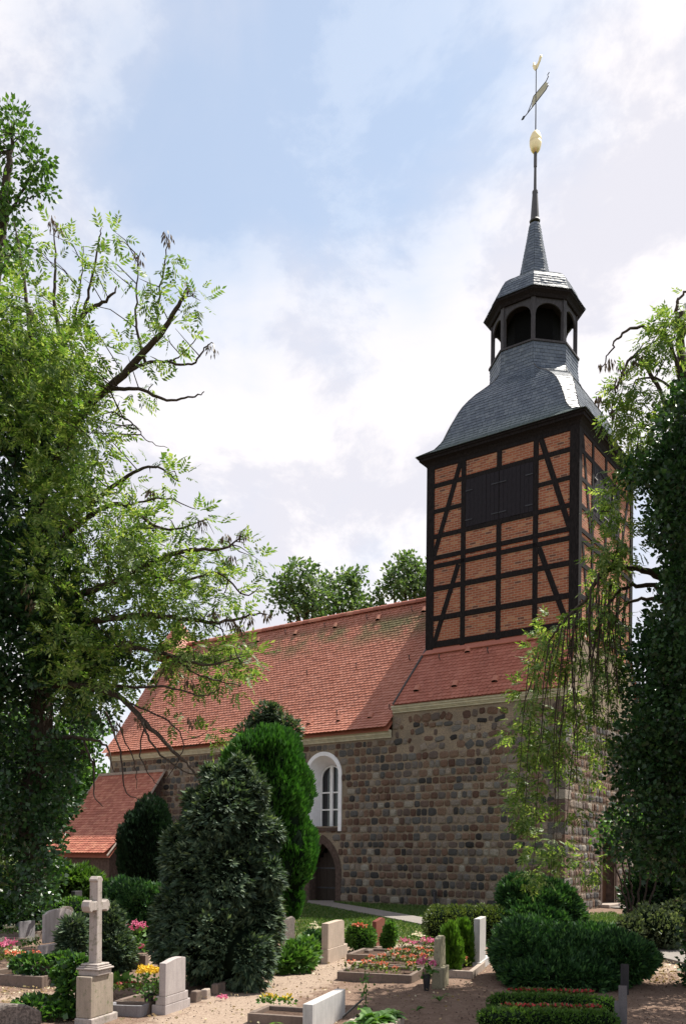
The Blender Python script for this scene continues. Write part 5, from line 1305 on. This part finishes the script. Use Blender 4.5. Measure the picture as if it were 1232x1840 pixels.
# ------------------------------------------------------------------ trees
def spline(pts, n=8):
    pts = [np.array(p, float) for p in pts]
    if len(pts) < 3: return [pts[0] + (pts[-1] - pts[0]) * t_ for t_ in np.linspace(0, 1, n)]
    P_ = [2 * pts[0] - pts[1]] + pts + [2 * pts[-1] - pts[-2]]; o = []
    for i in range(1, len(P_) - 2):
        a, b, c, d = P_[i - 1:i + 3]
        for t_ in np.linspace(0, 1, n, endpoint=False):
            o.append(.5 * (2 * b + (c - a) * t_ + (2 * a - 5 * b + 4 * c - d) * t_ ** 2 + (3 * b - a - 3 * c + d) * t_ ** 3))
    return o + [pts[-1]]
class Tree:
    def __init__(s, name, base, label, cat='tree', group=None):
        s.base = np.array([base[0], base[1], 0.0]); s.th = thing(name, s.base, label, cat, group); s.wood = MB(); s.tw = MB(); s.nodes = []
    def limb(s, px, r0, r1, n=7, wob=.05, k=8):
        pts = spline([at(*p) for p in px], n)
        pts = [p + RNG.normal(size=3) * wob * (0 if i in (0,) else 1) * .6 for i, p in enumerate(pts)]
        rr = np.linspace(r0, r1, len(pts)); (s.wood if r0 > .03 else s.tw).tube(pts, list(rr), k if r0 > .03 else 5); s.nodes += [(p, r) for p, r in zip(pts, rr)]
        return pts
    def twigs_to(s, C, r=.012, near=2.5):
        NP = np.array([p for p, _ in s.nodes])
        for c in C:
            d = np.linalg.norm(NP - c, axis=1) + .6 * np.maximum(0, NP[:, 2] - c[2]); i = int(np.argmin(d))
            if d[i] > near: continue
            m_ = (NP[i] + c) / 2 + RNG.normal(size=3) * .1 * d[i] + np.array([0, 0, .08 * d[i]])
            s.tw.tube([NP[i], m_, c], [r * 1.3, r, r * .4], 4, cap=False)
    def finish(s):
        s.wood.add(s.tw.v, s.tw.f, 1); build('trunk', s.wood, ['bark', 'twig'], s.th, rel=s.base, smooth=True)
def poly_samples(poly, n, Y0, Y1, seed=1, mind=0):
    r = np.random.default_rng(seed); xs = [p[0] for p in poly]; ys = [p[1] for p in poly]; o = []
    while len(o) < n:
        x = r.uniform(min(xs), max(xs), 400); y = r.uniform(min(ys), max(ys), 400); ok = poly_dist(x, y, poly) > mind
        o += [at(a, b, r.uniform(Y0, Y1)) for a, b in zip(x[ok], y[ok])]
    return np.array(o[:n])
def around(C, k, rad):
    n = len(C); d = rvec(n * k); q = RNG.random((n * k, 1)) ** .45
    return np.repeat(C, k, 0) + d * q * rad, d

# --- left ash, ivy up its trunk
T = Tree('ash_tree', at(48, 1690, 20), 'big ash on the left, ivied trunk, bare lower branches reaching over the porch roof')
T.limb([(46, 1700, 20), (58, 1500, 20), (72, 1280, 19.8), (80, 1050, 19.6), (70, 860, 19.4), (62, 700, 19.3), (55, 560, 19.2)], .34, .08, 8)
L = [
 ([(70, 900, 19), (140, 755, 18.4), (222, 672, 18), (288, 600, 17.6), (325, 540, 17.4), (338, 512, 17.4)], .13, .018),
 ([(222, 672, 18), (265, 652, 17.8), (300, 650, 17.7), (345, 655, 17.5), (368, 625, 17.4), (382, 616, 17.4)], .045, .009),
 ([(195, 700, 18), (250, 700, 17.6), (300, 718, 17.5), (345, 712, 17.5), (366, 704, 17.5)], .05, .009),
 ([(300, 650, 17.7), (325, 640, 17.6), (350, 610, 17.6), (365, 590, 17.6)], .02, .006),
 ([(262, 655, 18), (246, 590, 17.9), (245, 520, 17.9), (252, 450, 17.9)], .04, .008),
 ([(288, 600, 17.6), (282, 560, 17.6), (296, 470, 17.6), (301, 418, 17.6)], .035, .007),
 ([(66, 800, 19.2), (105, 640, 18.8), (150, 565, 18.6), (190, 540, 18.4), (210, 515, 18.4)], .10, .014),
 ([(110, 620, 18.8), (98, 540, 18.8), (100, 470, 18.8), (93, 385, 18.8)], .06, .008),
 ([(150, 565, 18.6), (165, 500, 18.5), (178, 430, 18.5), (182, 408, 18.5)], .04, .007),
 ([(130, 590, 18.7), (145, 510, 18.6), (150, 440, 18.6)], .03, .007),
 ([(55, 600, 19.2), (40, 480, 19.2), (25, 400, 19.2)], .06, .01),
 ([(200, 740, 18), (240, 762, 17.6), (262, 790, 17.5), (302, 805, 17.5)], .022, .006),
 ([(78, 960, 19.3), (150, 915, 18.6), (220, 862, 18), (275, 838, 17.6), (322, 866, 17.4)], .08, .010),
 ([(78, 1000, 19.3), (150, 935, 18.5), (215, 905, 18), (290, 950, 17.5), (370, 935, 17.2)], .09, .010),
 ([(200, 910, 18), (240, 905, 17.7), (300, 895, 17.5), (350, 915, 17.3)], .035, .008),
 ([(80, 1080, 19.4), (170, 1060, 18.3), (250, 1020, 17.6), (330, 990, 17.2), (400, 985, 17), (440, 960, 17)], .10, .010),
 ([(240, 1025, 17.7), (320, 1045, 17.2), (390, 1030, 17), (440, 1070, 16.9), (470, 1050, 16.9)], .04, .008),
 ([(80, 1130, 19.5), (180, 1115, 18.2), (262, 1105, 17.6), (330, 1112, 17.2), (395, 1118, 17), (450, 1105, 16.9), (480, 1102, 16.9)], .09, .009),
 ([(85, 1190, 19.5), (180, 1165, 18), (280, 1170, 17.2), (360, 1195, 16.9), (440, 1180, 16.7)], .08, .010),
 ([(300, 1175, 17.1), (360, 1215, 16.9), (430, 1232, 16.8)], .03, .008),
 ([(80, 1230, 19.6), (140, 1232, 18.4), (210, 1250, 17.5), (262, 1300, 17), (312, 1350, 16.8), (345, 1385, 16.7), (378, 1441, 16.7)], .10, .012),
 ([(210, 1250, 17.5), (250, 1290, 17), (275, 1340, 16.8), (330, 1385, 16.6), (398, 1400, 16.5)], .04, .009),
 ([(180, 1230, 18), (240, 1235, 17.3), (300, 1235, 17), (360, 1250, 16.8), (395, 1240, 16.7)], .04, .008),
 ([(225, 1260, 17.3), (300, 1295, 16.9), (330, 1340, 16.8), (300, 1400, 16.8)], .025, .007),
 ([(60, 1330, 19.8), (120, 1325, 18.8), (150, 1328, 18.2), (190, 1340, 17.8), (205, 1390, 17.5)], .07, .009),
 ([(150, 1328, 18.2), (168, 1380, 17.9), (170, 1430, 17.8), (186, 1450, 17.7)], .03, .008),
 ([(190, 1280, 17.8), (215, 1350, 17.4), (225, 1420, 17.3), (255, 1440, 17.2)], .03, .007),
 ([(210, 1300, 17.6), (240, 1370, 17.2), (245, 1420, 17.1)], .02, .006),
 ([(262, 1300, 17), (250, 1350, 16.9), (270, 1395, 16.8), (290, 1415, 16.8)], .02, .006),
 ([(20, 1100, 19.8), (-80, 1000, 19.5), (-200, 850, 19)], .15, .03), ([(40, 850, 19.3), (-60, 720, 19), (-150, 640, 18.8)], .12, .02)]
for px, r0, r1 in L: T.limb(px, r0 * .85, r1, 6, .018)
dense = [(-60, 480), (40, 520), (110, 600), (150, 600), (180, 650), (185, 700), (160, 760), (190, 800), (150, 850), (240, 880), (270, 960), (330, 985), (400, 1030), (440, 1080), (380, 1110), (260, 1095), (250, 1130), (330, 1150), (440, 1175), (420, 1225), (320, 1215), (240, 1215), (200, 1265), (120, 1250), (90, 1150), (60, 1000), (60, 850), (20, 760), (-60, 740)]
C1 = poly_samples(dense, 235, 16.4, 19.5, 21)
rim = [(30, 430), (90, 420), (100, 470), (190, 430), (195, 480), (205, 415), (250, 500), (255, 550), (240, 600), (300, 470), (290, 520), (345, 515), (360, 540), (325, 560), (300, 600), (310, 620), (230, 640), (215, 720), (205, 770), (250, 700), (275, 690), (150, 500), (130, 540), (60, 450), (140, 660), (130, 450), (185, 470), (275, 540), (315, 590), (245, 620), (270, 640), (160, 620), (120, 560), (60, 520),
       (320, 862), (300, 850), (270, 850), (235, 865), (370, 935), (350, 925), (330, 935), (300, 930), (385, 960), (410, 985), (440, 985), (455, 1000), (470, 1010), (400, 1000), (365, 990), (415, 1035), (440, 1060), (345, 1010), (300, 990), (395, 1060), (450, 1180), (460, 1185), (430, 1165), (400, 1160), (370, 1155), (425, 1195), (400, 1215), (430, 1235), (345, 1150), (360, 1205), (330, 1175), (300, 1190), (265, 1140), (285, 1060), (380, 1310), (370, 1330), (310, 1300), (280, 1250), (390, 1160), (410, 1150), (350, 1170), (320, 1160), (290, 1155), (380, 1185), (395, 1190), (440, 1200), (270, 1000), (320, 1030), (360, 1040), (400, 1070), (425, 1100), (390, 1090), (340, 1085)]
C2 = np.array([at(x, y, RNG.uniform(16.8, 18)) for x, y in rim]); T.twigs_to(C2, .011, 2.0); T.twigs_to(C1[::2], .012, 2.2)
C1 = np.concatenate([C1, poly_samples([(-60, 480), (-60, 1250), (-220, 1350), (-420, 1200), (-450, 800), (-300, 560)], 200, 17, 23, 22)])
pA, dA = around(C1, 18, .42); pB, dB = around(C2, 8, .24)
PD = np.concatenate([pA, pB]); DD = unit(np.concatenate([dA, dB]) + np.array([.15, -.15, .1]) + .4 * rvec(len(PD)))
quads('crown', pinnate(PD, DD, .30, 4), ['ash_leaf'], T.th, rel=T.base)
# seed bunches
C3 = np.array([at(x, y, 17) for x, y in ((410, 1110), (385, 1095), (345, 1290), (430, 1120), (445, 1105), (478, 1100), (415, 1000), (405, 960), (360, 935), (272, 880), (210, 1300), (60, 1080), (50, 1050), (250, 1290), (300, 1200), (340, 1220), (230, 1150), (435, 955), (250, 455), (301, 420), (93, 390), (382, 620), (105, 405), (340, 510))])
for c3 in C3:
    pS, dS = around(c3[None], 26, .12); pS[:, 2] -= .06; quads('seed_bunch', leaves(pS, unit(dS * .4 + [0, 0, -1]), .13, .018), ['seed_bunch'], T.th, rel=T.base)
ivyp = [(-60, 600), (30, 600), (90, 700), (130, 800), (160, 880), (130, 960), (140, 1080), (190, 1150), (250, 1130), (260, 1220), (190, 1280), (150, 1360), (130, 1440), (110, 1500), (90, 1540), (110, 1500), (95, 1600), (70, 1640), (20, 1660), (15, 1560), (-60, 1500)]
C4 = np.concatenate([poly_samples(ivyp, 420, 18.2, 21.2, 5), poly_samples([(-60, 650), (-60, 1500), (-160, 1400), (-200, 900)], 120, 18.4, 21.6, 6)]); pI, dI = around(C4, 100, .38)
quads('ivy', leaves(pI, unit(dI + [.2, -.4, .1] + .5 * rvec(len(pI))), .12, .05), ['ivy_leaf'], T.th, rel=T.base)
T.finish()
# --- oak whose top shows in the upper left corner
T = Tree('oak_tree', at(-60, 1640, 27), 'tall leafy tree whose top rises in the upper left corner behind the ash')
T.limb([(-60, 1640, 27), (-50, 1000, 27), (-20, 600, 27), (10, 350, 27), (20, 240, 27)], .4, .05)
T.limb([(-20, 600, 27), (-120, 480, 27), (-220, 420, 27)], .14, .03); T.limb([(-40, 850, 27), (-160, 760, 27), (-280, 700, 27)], .16, .03)
T.limb([(-5, 420, 27), (40, 345, 26.8), (70, 290, 26.7)], .07, .012); T.limb([(10, 380, 27), (50, 355, 26.8), (75, 345, 26.7)], .05, .01); T.limb([(-10, 480, 27), (40, 440, 27)], .06, .012)
C = poly_samples([(-90, 240), (10, 205), (25, 215), (38, 232), (28, 262), (32, 292), (20, 330), (30, 372), (42, 400), (35, 440), (45, 480), (30, 540), (0, 700), (-60, 900), (-300, 920), (-380, 700), (-330, 420), (-200, 270)], 330, 25, 29.5, 8)
C_ = np.array([at(x, y, 26.7) for x, y in ((70, 285), (60, 278), (75, 300), (50, 300), (80, 340), (70, 345), (55, 320), (28, 215), (22, 205), (40, 240), (35, 470), (45, 455))]); C = np.concatenate([C, C_]); T.twigs_to(C, .014, 3)
p, d = around(C, 70, .48); quads('crown', leaves(p, unit(d + .5 * rvec(len(p))), .17, .055), ['oak_leaf'], T.th, rel=T.base); T.finish()
# --- trees beyond the church roof
def round_tree(name, px, Y, blobs, label, n, leaf=.26, mat='oak_leaf', limbs=6, group=None):
    T = Tree(name, at(px, 1560, Y), label, 'tree', group); top = min(b[1] for b in blobs); cx = px
    T.limb([(px, 1560, Y), (px + 3, 1300, Y), (px - 2, 1120, Y)], .45, .2)
    C = []
    for (x, y, r) in blobs:
        T.limb([(px, 1200, Y), ((px + x) / 2 + 4, (1150 + y) / 2 + 10, Y), (x, y + r * .4, Y + RNG.uniform(-1, 1))], .14, .03, 5, .08)
        for _ in range(int(r * r / 62)):
            q = rvec(1)[0] * r * RNG.random() ** .4; C.append(at(x + q[0], y + q[2] * .85, Y + q[1] * Y / FPX * 1.3))
    C = np.array(C); T.twigs_to(C, .025, 4); p, d = around(C, n, .46); p[:, 2] -= .1
    quads('crown', leaves(p, unit(d + .5 * rvec(len(p))), leaf, leaf * .36), [mat], T.th, rel=T.base); T.finish()
round_tree('maple_tree', 545, 52, [(515, 1045, 30), (545, 1025, 28), (565, 1060, 30), (530, 1080, 30), (500, 1075, 20), (580, 1090, 26), (555, 1100, 30)], 'leftmost of the three leafy crowns beyond the nave ridge', 28, mat='maple_leaf')
round_tree('maple_tree', 620, 54, [(605, 1050, 30), (635, 1028, 26), (620, 1080, 34), (645, 1060, 20), (590, 1085, 26), (650, 1095, 26)], 'middle leafy crown beyond the nave ridge, with its dark limbs showing', 28, mat='maple_leaf')
round_tree('maple_tree', 728, 53, [(725, 1025, 30), (745, 1010, 24), (700, 1045, 26), (755, 1045, 30), (685, 1070, 20), (730, 1065, 34), (780, 1030, 30), (770, 1075, 30)], 'rightmost leafy crown beyond the nave ridge, touching the tower', 28, mat='maple_leaf')
round_tree('lime_tree', 150, 46, [(140, 1320, 60), (120, 1400, 60), (170, 1420, 45), (100, 1480, 70), (60, 1400, 80), (150, 1500, 60), (20, 1480, 80), (40, 1300, 70)], 'broad leafy tree beyond the left end of the church', 34, .24, 'shrub_leaf')
round_tree('lime_tree', -40, 60, [(-60, 1450, 80), (10, 1500, 60), (-10, 1400, 60)], 'distant leafy tree at the far left behind the ash trunk', 26, .3, 'oak_leaf')
round_tree('lime_tree', 1190, 44, [(1150, 1500, 60), (1200, 1450, 70), (1250, 1500, 70), (1180, 1560, 60), (1240, 1570, 60)], 'leafy tree in the distance right of the west door', 30, .24, 'shrub_leaf')
# --- right: weeping ash hung with ivy
T = Tree('weeping_ash', at(1262, 1770, 12.5), 'dark ivy-hung weeping ash on the right with long hanging twigs')
T.limb([(1262, 1790, 12.5), (1255, 1600, 12.6), (1240, 1300, 12.8), (1215, 1050, 13), (1225, 850, 13.1), (1228, 700, 13.1), (1224, 560, 13.1)], .24, .05, 8)
arch = [
 ([(1215, 1060, 13), (1170, 1030, 13), (1130, 1020, 12.9), (1095, 1024, 12.8), (1068, 1050, 12.7), (1045, 1085, 12.6), (1005, 1125, 12.5), (978, 1165, 12.5)], .055, .012),
 ([(1200, 1060, 13), (1150, 1050, 13), (1110, 1065, 12.8), (1075, 1120, 12.7), (1060, 1200, 12.6)], .04, .01),
 ([(1215, 1090, 13), (1170, 1075, 13.3), (1120, 1090, 13.4), (1090, 1150, 13.4)], .04, .01),
 ([(1225, 820, 13.1), (1180, 690, 13.2), (1140, 640, 13), (1110, 690, 12.9), (1095, 745, 12.9)], .04, .008),
 ([(1226, 700, 13.1), (1200, 610, 13), (1160, 590, 12.9), (1118, 598, 12.8), (1100, 625, 12.8), (1082, 660, 12.8)], .035, .007),
 ([(1224, 620, 13.1), (1215, 560, 13), (1225, 530, 13), (1250, 515, 13)], .035, .01),
 ([(1226, 760, 13.1), (1200, 690, 13), (1150, 680, 12.9), (1125, 720, 12.9)], .025, .007),
 ([(1222, 900, 13.1), (1150, 830, 13), (1110, 860, 12.9), (1095, 920, 12.8)], .04, .008)]
hang = []
for px, r0, r1 in arch: hang.append(T.limb(px, r0, r1, 6, .02))
# hanging twigs
str_tops = [(x, y, 12.6 + .3 * math.sin(x)) for x, y in ((970, 1170), (985, 1150), (1000, 1130), (1010, 1125), (1022, 1110), (1030, 1100), (1040, 1090), (1050, 1080), (1058, 1068), (1066, 1056), (1075, 1060), (1084, 1070), (1092, 1060), (1100, 1075), (1110, 1070), (1120, 1080), (1060, 1150), (1070, 1130), (1080, 1110), (1045, 1120), (1030, 1140), (1015, 1150), (1090, 1150), (1105, 1100), (1100, 1040), (1115, 1050), (1080, 1030))]
tips = []
for k, (x, y, Y) in enumerate(str_tops * 2):
    ln_ = RNG.uniform(90, 330) if k < len(str_tops) else RNG.uniform(60, 240); dx = RNG.normal() * 10 - (15 if x < 1020 else 0)
    x += RNG.normal() * 6
    pts = spline([at(x, y, Y), at(x + dx * .3 - 4, y + ln_ * .35, Y - .05), at(x + dx * .8 + RNG.normal() * 4, y + ln_ * .7, Y - .1), at(x + dx + RNG.normal() * 5, y + ln_, Y - .1)], 4)
    T.tw.tube(pts, list(np.linspace(.010, .0045, len(pts))), 4, cap=False); tips.append(pts)
for x, y, ln_ in ((948, 1350, 150), (1005, 1330, 240), (1000, 1300, 280), (938, 1310, 120), (965, 1420, 160), (1022, 1420, 90)):
    pts = spline([at(x + 12, y - 120, 12.5), at(x, y, 12.4), at(x - 4, y + ln_ * .6, 12.4), at(x - 12, y + ln_, 12.4)], 5); T.tw.tube(pts, list(np.linspace(.007, .003, len(pts))), 4, cap=False); tips.append(pts)
tufts = [(948, 1425), (930, 1455), (936, 1470), (926, 1385), (952, 1405), (963, 1515), (950, 1515), (945, 1570), (993, 1510), (1005, 1528), (985, 1555), (1030, 1455), (1060, 1545), (1065, 1565), (970, 1570), (1000, 1380), (958, 1440), (935, 1440),
         (925, 1300), (930, 1320), (945, 1335), (955, 1350), (965, 1320), (975, 1340), (985, 1310), (990, 1350), (1005, 1330), (960, 1280), (950, 1255), (940, 1240), (975, 1150), (965, 1165), (985, 1130), (995, 1120), (970, 1190), (960, 1210), (1000, 1180), (985, 1200), (1010, 1160), (1015, 1135), (1040, 1120), (1060, 1110), (1070, 1100), (1085, 1090), (1030, 1230), (1045, 1260), (1060, 1290), (1070, 1240), (1080, 1200), (1085, 1270), (1010, 1290), (1020, 1260), (1100, 1230), (1095, 1130), (1110, 1110), (1090, 1180), (1050, 1170), (1025, 1190), (1070, 1340), (1080, 1320), (1040, 1310), (1015, 1360), (1060, 1390),
         (1100, 880), (1095, 895), (1110, 920), (1085, 915), (1120, 870), (1125, 850), (1090, 990), (1100, 1000), (1075, 1000), (1110, 975), (1120, 960), (1120, 1010), (1105, 1030), (1135, 980), (1090, 1040), (1080, 1055),
         (1180, 600), (1195, 620), (1205, 590), (1170, 610), (1190, 580), (1215, 570), (1222, 555), (1230, 545), (1205, 640), (1160, 625), (1110, 700), (1120, 690), (1115, 730), (1105, 740), (1130, 720), (1100, 755), (1150, 690), (1140, 760), (1165, 740), (1180, 750), (1150, 780), (1130, 800), (1190, 700), (1220, 680), (1210, 720), (1160, 800), (1175, 790), (1185, 770)]
CT = np.array([at(x, y, RNG.uniform(12.3, 13.1)) for x, y in tufts]); T.twigs_to(CT[66:], .008, 1.5)
pT, dT = around(CT, 17, .17)
for pts in tips:
    k = max(1, len(pts) // 4); sel = [pts[i] for i in range(3, len(pts), 3) if RNG.random() < .45]
    if sel: pT = np.concatenate([pT, np.array(sel)]); dT = np.concatenate([dT, rvec(len(sel))])
quads('crown', pinnate(pT, unit(dT + [0, 0, -.35] + .3 * rvec(len(pT))), .2, 4), ['ash_leaf'], T.th, rel=T.base)
C3 = np.array([at(x, y, 12.8) for x, y in ((1082, 655), (1097, 650), (1100, 690), (1115, 655), (1125, 665), (1138, 650), (1090, 720), (1105, 740), (1150, 640), (1112, 680), (1075, 715))])
for c3 in C3:
    pS, dS = around(c3[None], 22, .06); quads('seed_bunch', leaves(pS, unit(dS * .3 + [0, 0, -1]), .10, .014), ['seed_bunch'], T.th, rel=T.base)
ivyp = [(1300, 590), (1225, 720), (1198, 745), (1180, 785), (1152, 815), (1132, 855), (1138, 890), (1165, 930), (1185, 960), (1195, 1010), (1190, 1060), (1175, 1100), (1150, 1160), (1138, 1220), (1135, 1280), (1122, 1340), (1118, 1400), (1112, 1450), (1098, 1500), (1092, 1530), (1110, 1545), (1130, 1530), (1160, 1545), (1190, 1570), (1300, 1620)]
C4 = np.concatenate([poly_samples(ivyp, 430, 11.4, 13.1, 15), poly_samples([(1300, 620), (1480, 700), (1560, 1200), (1400, 1500), (1300, 1500)], 130, 9.6, 11.8, 16)]); pI, dI = around(C4, 95, .27)
quads('ivy', leaves(pI, unit(dI + [-.2, -.4, .1] + .5 * rvec(len(pI))), .075, .032), ['ivy_leaf'], T.th, rel=T.base)
C5 = np.array([at(1262 + RNG.normal() * 10, y, 12.5 + RNG.normal() * .1) for y in np.linspace(1560, 1775, 50)]); pI, dI = around(C5, 60, .26)
quads('ivy', leaves(pI, unit(dI + .5 * rvec(len(pI))), .075, .032), ['ivy_leaf'], T.th, rel=T.base)
T.finish()
# bare-stemmed bush under the right tree
T = Tree('lilac_bush', at(1140, 1650, 18), 'multi-stemmed bush with bare dark stems right of the west door', 'bush')
for x in (1095, 1110, 1125, 1150, 1175, 1200): T.limb([(1145 + (x - 1145) * .2, 1655, 18), (1145 + (x - 1145) * .6, 1590, 18), (x, 1520, 17.8)], .03, .01, 5, .03)
C = poly_samples([(1070, 1460), (1230, 1440), (1240, 1570), (1180, 1560), (1110, 1550), (1080, 1530)], 60, 17, 19, 4); T.twigs_to(C, .01, 1.5); p, d = around(C, 30, .25)
quads('crown', leaves(p, unit(d + .5 * rvec(len(p))), .10, .036), ['shrub_leaf'], T.th, rel=T.base); T.finish()
# picket fence beyond
P0, P1 = at(1130, 1560, 33), at(1260, 1560, 31); th = thing('picket_fence', (P0[0], P0[1], 0), 'brown picket fence beyond the lilac bush on the right', 'fence')
for k in range(26):
    q = P0 + (P1 - P0) * k / 25; mb = MB(); mb.prism([(0, 0), (.08, 0), (.08, 1.25), (.04, 1.33), (0, 1.25)], (q[0], q[1], 0), [1, 0, 0], [0, 0, 1], [0, .03, 0]); build('picket', mb, 'fence_wood', th, rel=(P0[0], P0[1], 0))
mb = MB()
for zz in (.35, 1.0): mb.obox((P0[0], P0[1] + .035, zz), (P1[0] - P0[0], P1[1] - P0[1], 0), (0, .04, 0), (0, 0, .08))
build('rail', mb, 'fence_wood', th, rel=(P0[0], P0[1], 0))

# ------------------------------------------------------------------ ground cover
r = np.random.default_rng(77)
def scatter_ground(poly, n, seed): return poly_samples_ground(poly, n, seed)
def poly_samples_ground(poly, n, seed):
    r = np.random.default_rng(seed); poly = [tuple(p) for p in poly]; xs = [p[0] for p in poly]; ys = [p[1] for p in poly]; o = np.zeros((0, 2))
    while len(o) < n:
        x = r.uniform(min(xs), max(xs), n); y = r.uniform(min(ys), max(ys), n); ok = poly_dist(x, y, poly) > 0; o = np.concatenate([o, np.column_stack([x[ok], y[ok]])])
    return o[:n]
lawn = [tuple(CW(e, n)[:2]) for e, n in ((10, -.1), (-3.5, -.1), (-3.8, 4), (-5, 4), (-5, -6), (3, -6.4), (9, -2.6))]
def grassify(pts, h):
    P = np.column_stack([pts, np.full(len(pts), -.01)]); D = unit(np.column_stack([RNG.normal(size=(len(pts), 2)) * .4, np.ones(len(pts))])); return leaves(P, D, h, .012)
g1 = poly_samples_ground(grass_poly, 30000, 3)
pl_ = [tuple(p[:2]) for p in PATH]; pl2 = [tuple(CW(e, n)[:2]) for e, n in ((0, 4.5), (-1.6, 4.2), (-3.6, 3.2))]
g1 = g1[(line_dist(g1[:, 0], g1[:, 1], pl_) > .57) & (line_dist(g1[:, 0], g1[:, 1], pl2) > .66)]
tag(quads('lawn_grass', grassify(g1, .075), ['grass_blade']), kind='stuff')
dl = np.column_stack([r.uniform(-6, 6, 2600), r.uniform(8.4, 22, 2600), np.full(2600, .012)]); dl2 = np.array([G(r.uniform(0, 130), r.uniform(1775, 1810)) for _ in range(260)] + [G(r.uniform(1170, 1232), r.uniform(1725, 1770)) for _ in range(300)]); dl2[:, 2] = .015
dl = np.concatenate([dl[smooth_noise(dl, 1.3, 9) > .05], dl2])
Dd = unit(np.column_stack([RNG.normal(size=(len(dl), 2)), RNG.uniform(0, .25, len(dl))])); tag(quads('leaf_litter', leaves(dl, Dd, .045, .014), ['dry_leaf']), kind='stuff')
# crumbs of soil and pebbles
n = 7000; cp = np.column_stack([r.uniform(-5, 6, n), r.uniform(8.3, 19, n)]); s_ = r.uniform(.004, .012, n) * (1 + (r.random(n) < .05) * 1.0)
tet = np.array([[1, 0, -.3], [-.5, .87, -.3], [-.5, -.87, -.3], [0, 0, .8]]); V = []
for f_ in ((0, 1, 3), (1, 2, 3), (2, 0, 3)):
    V.append(np.stack([np.column_stack([cp, np.full(n, .0)]) + tet[i] * s_[:, None] * r.uniform(.7, 1.2, (n, 1)) for i in f_], 1))
tag(quads('soil_crumbs', np.concatenate(V), ['bed_soil'], nper=3), kind='stuff')
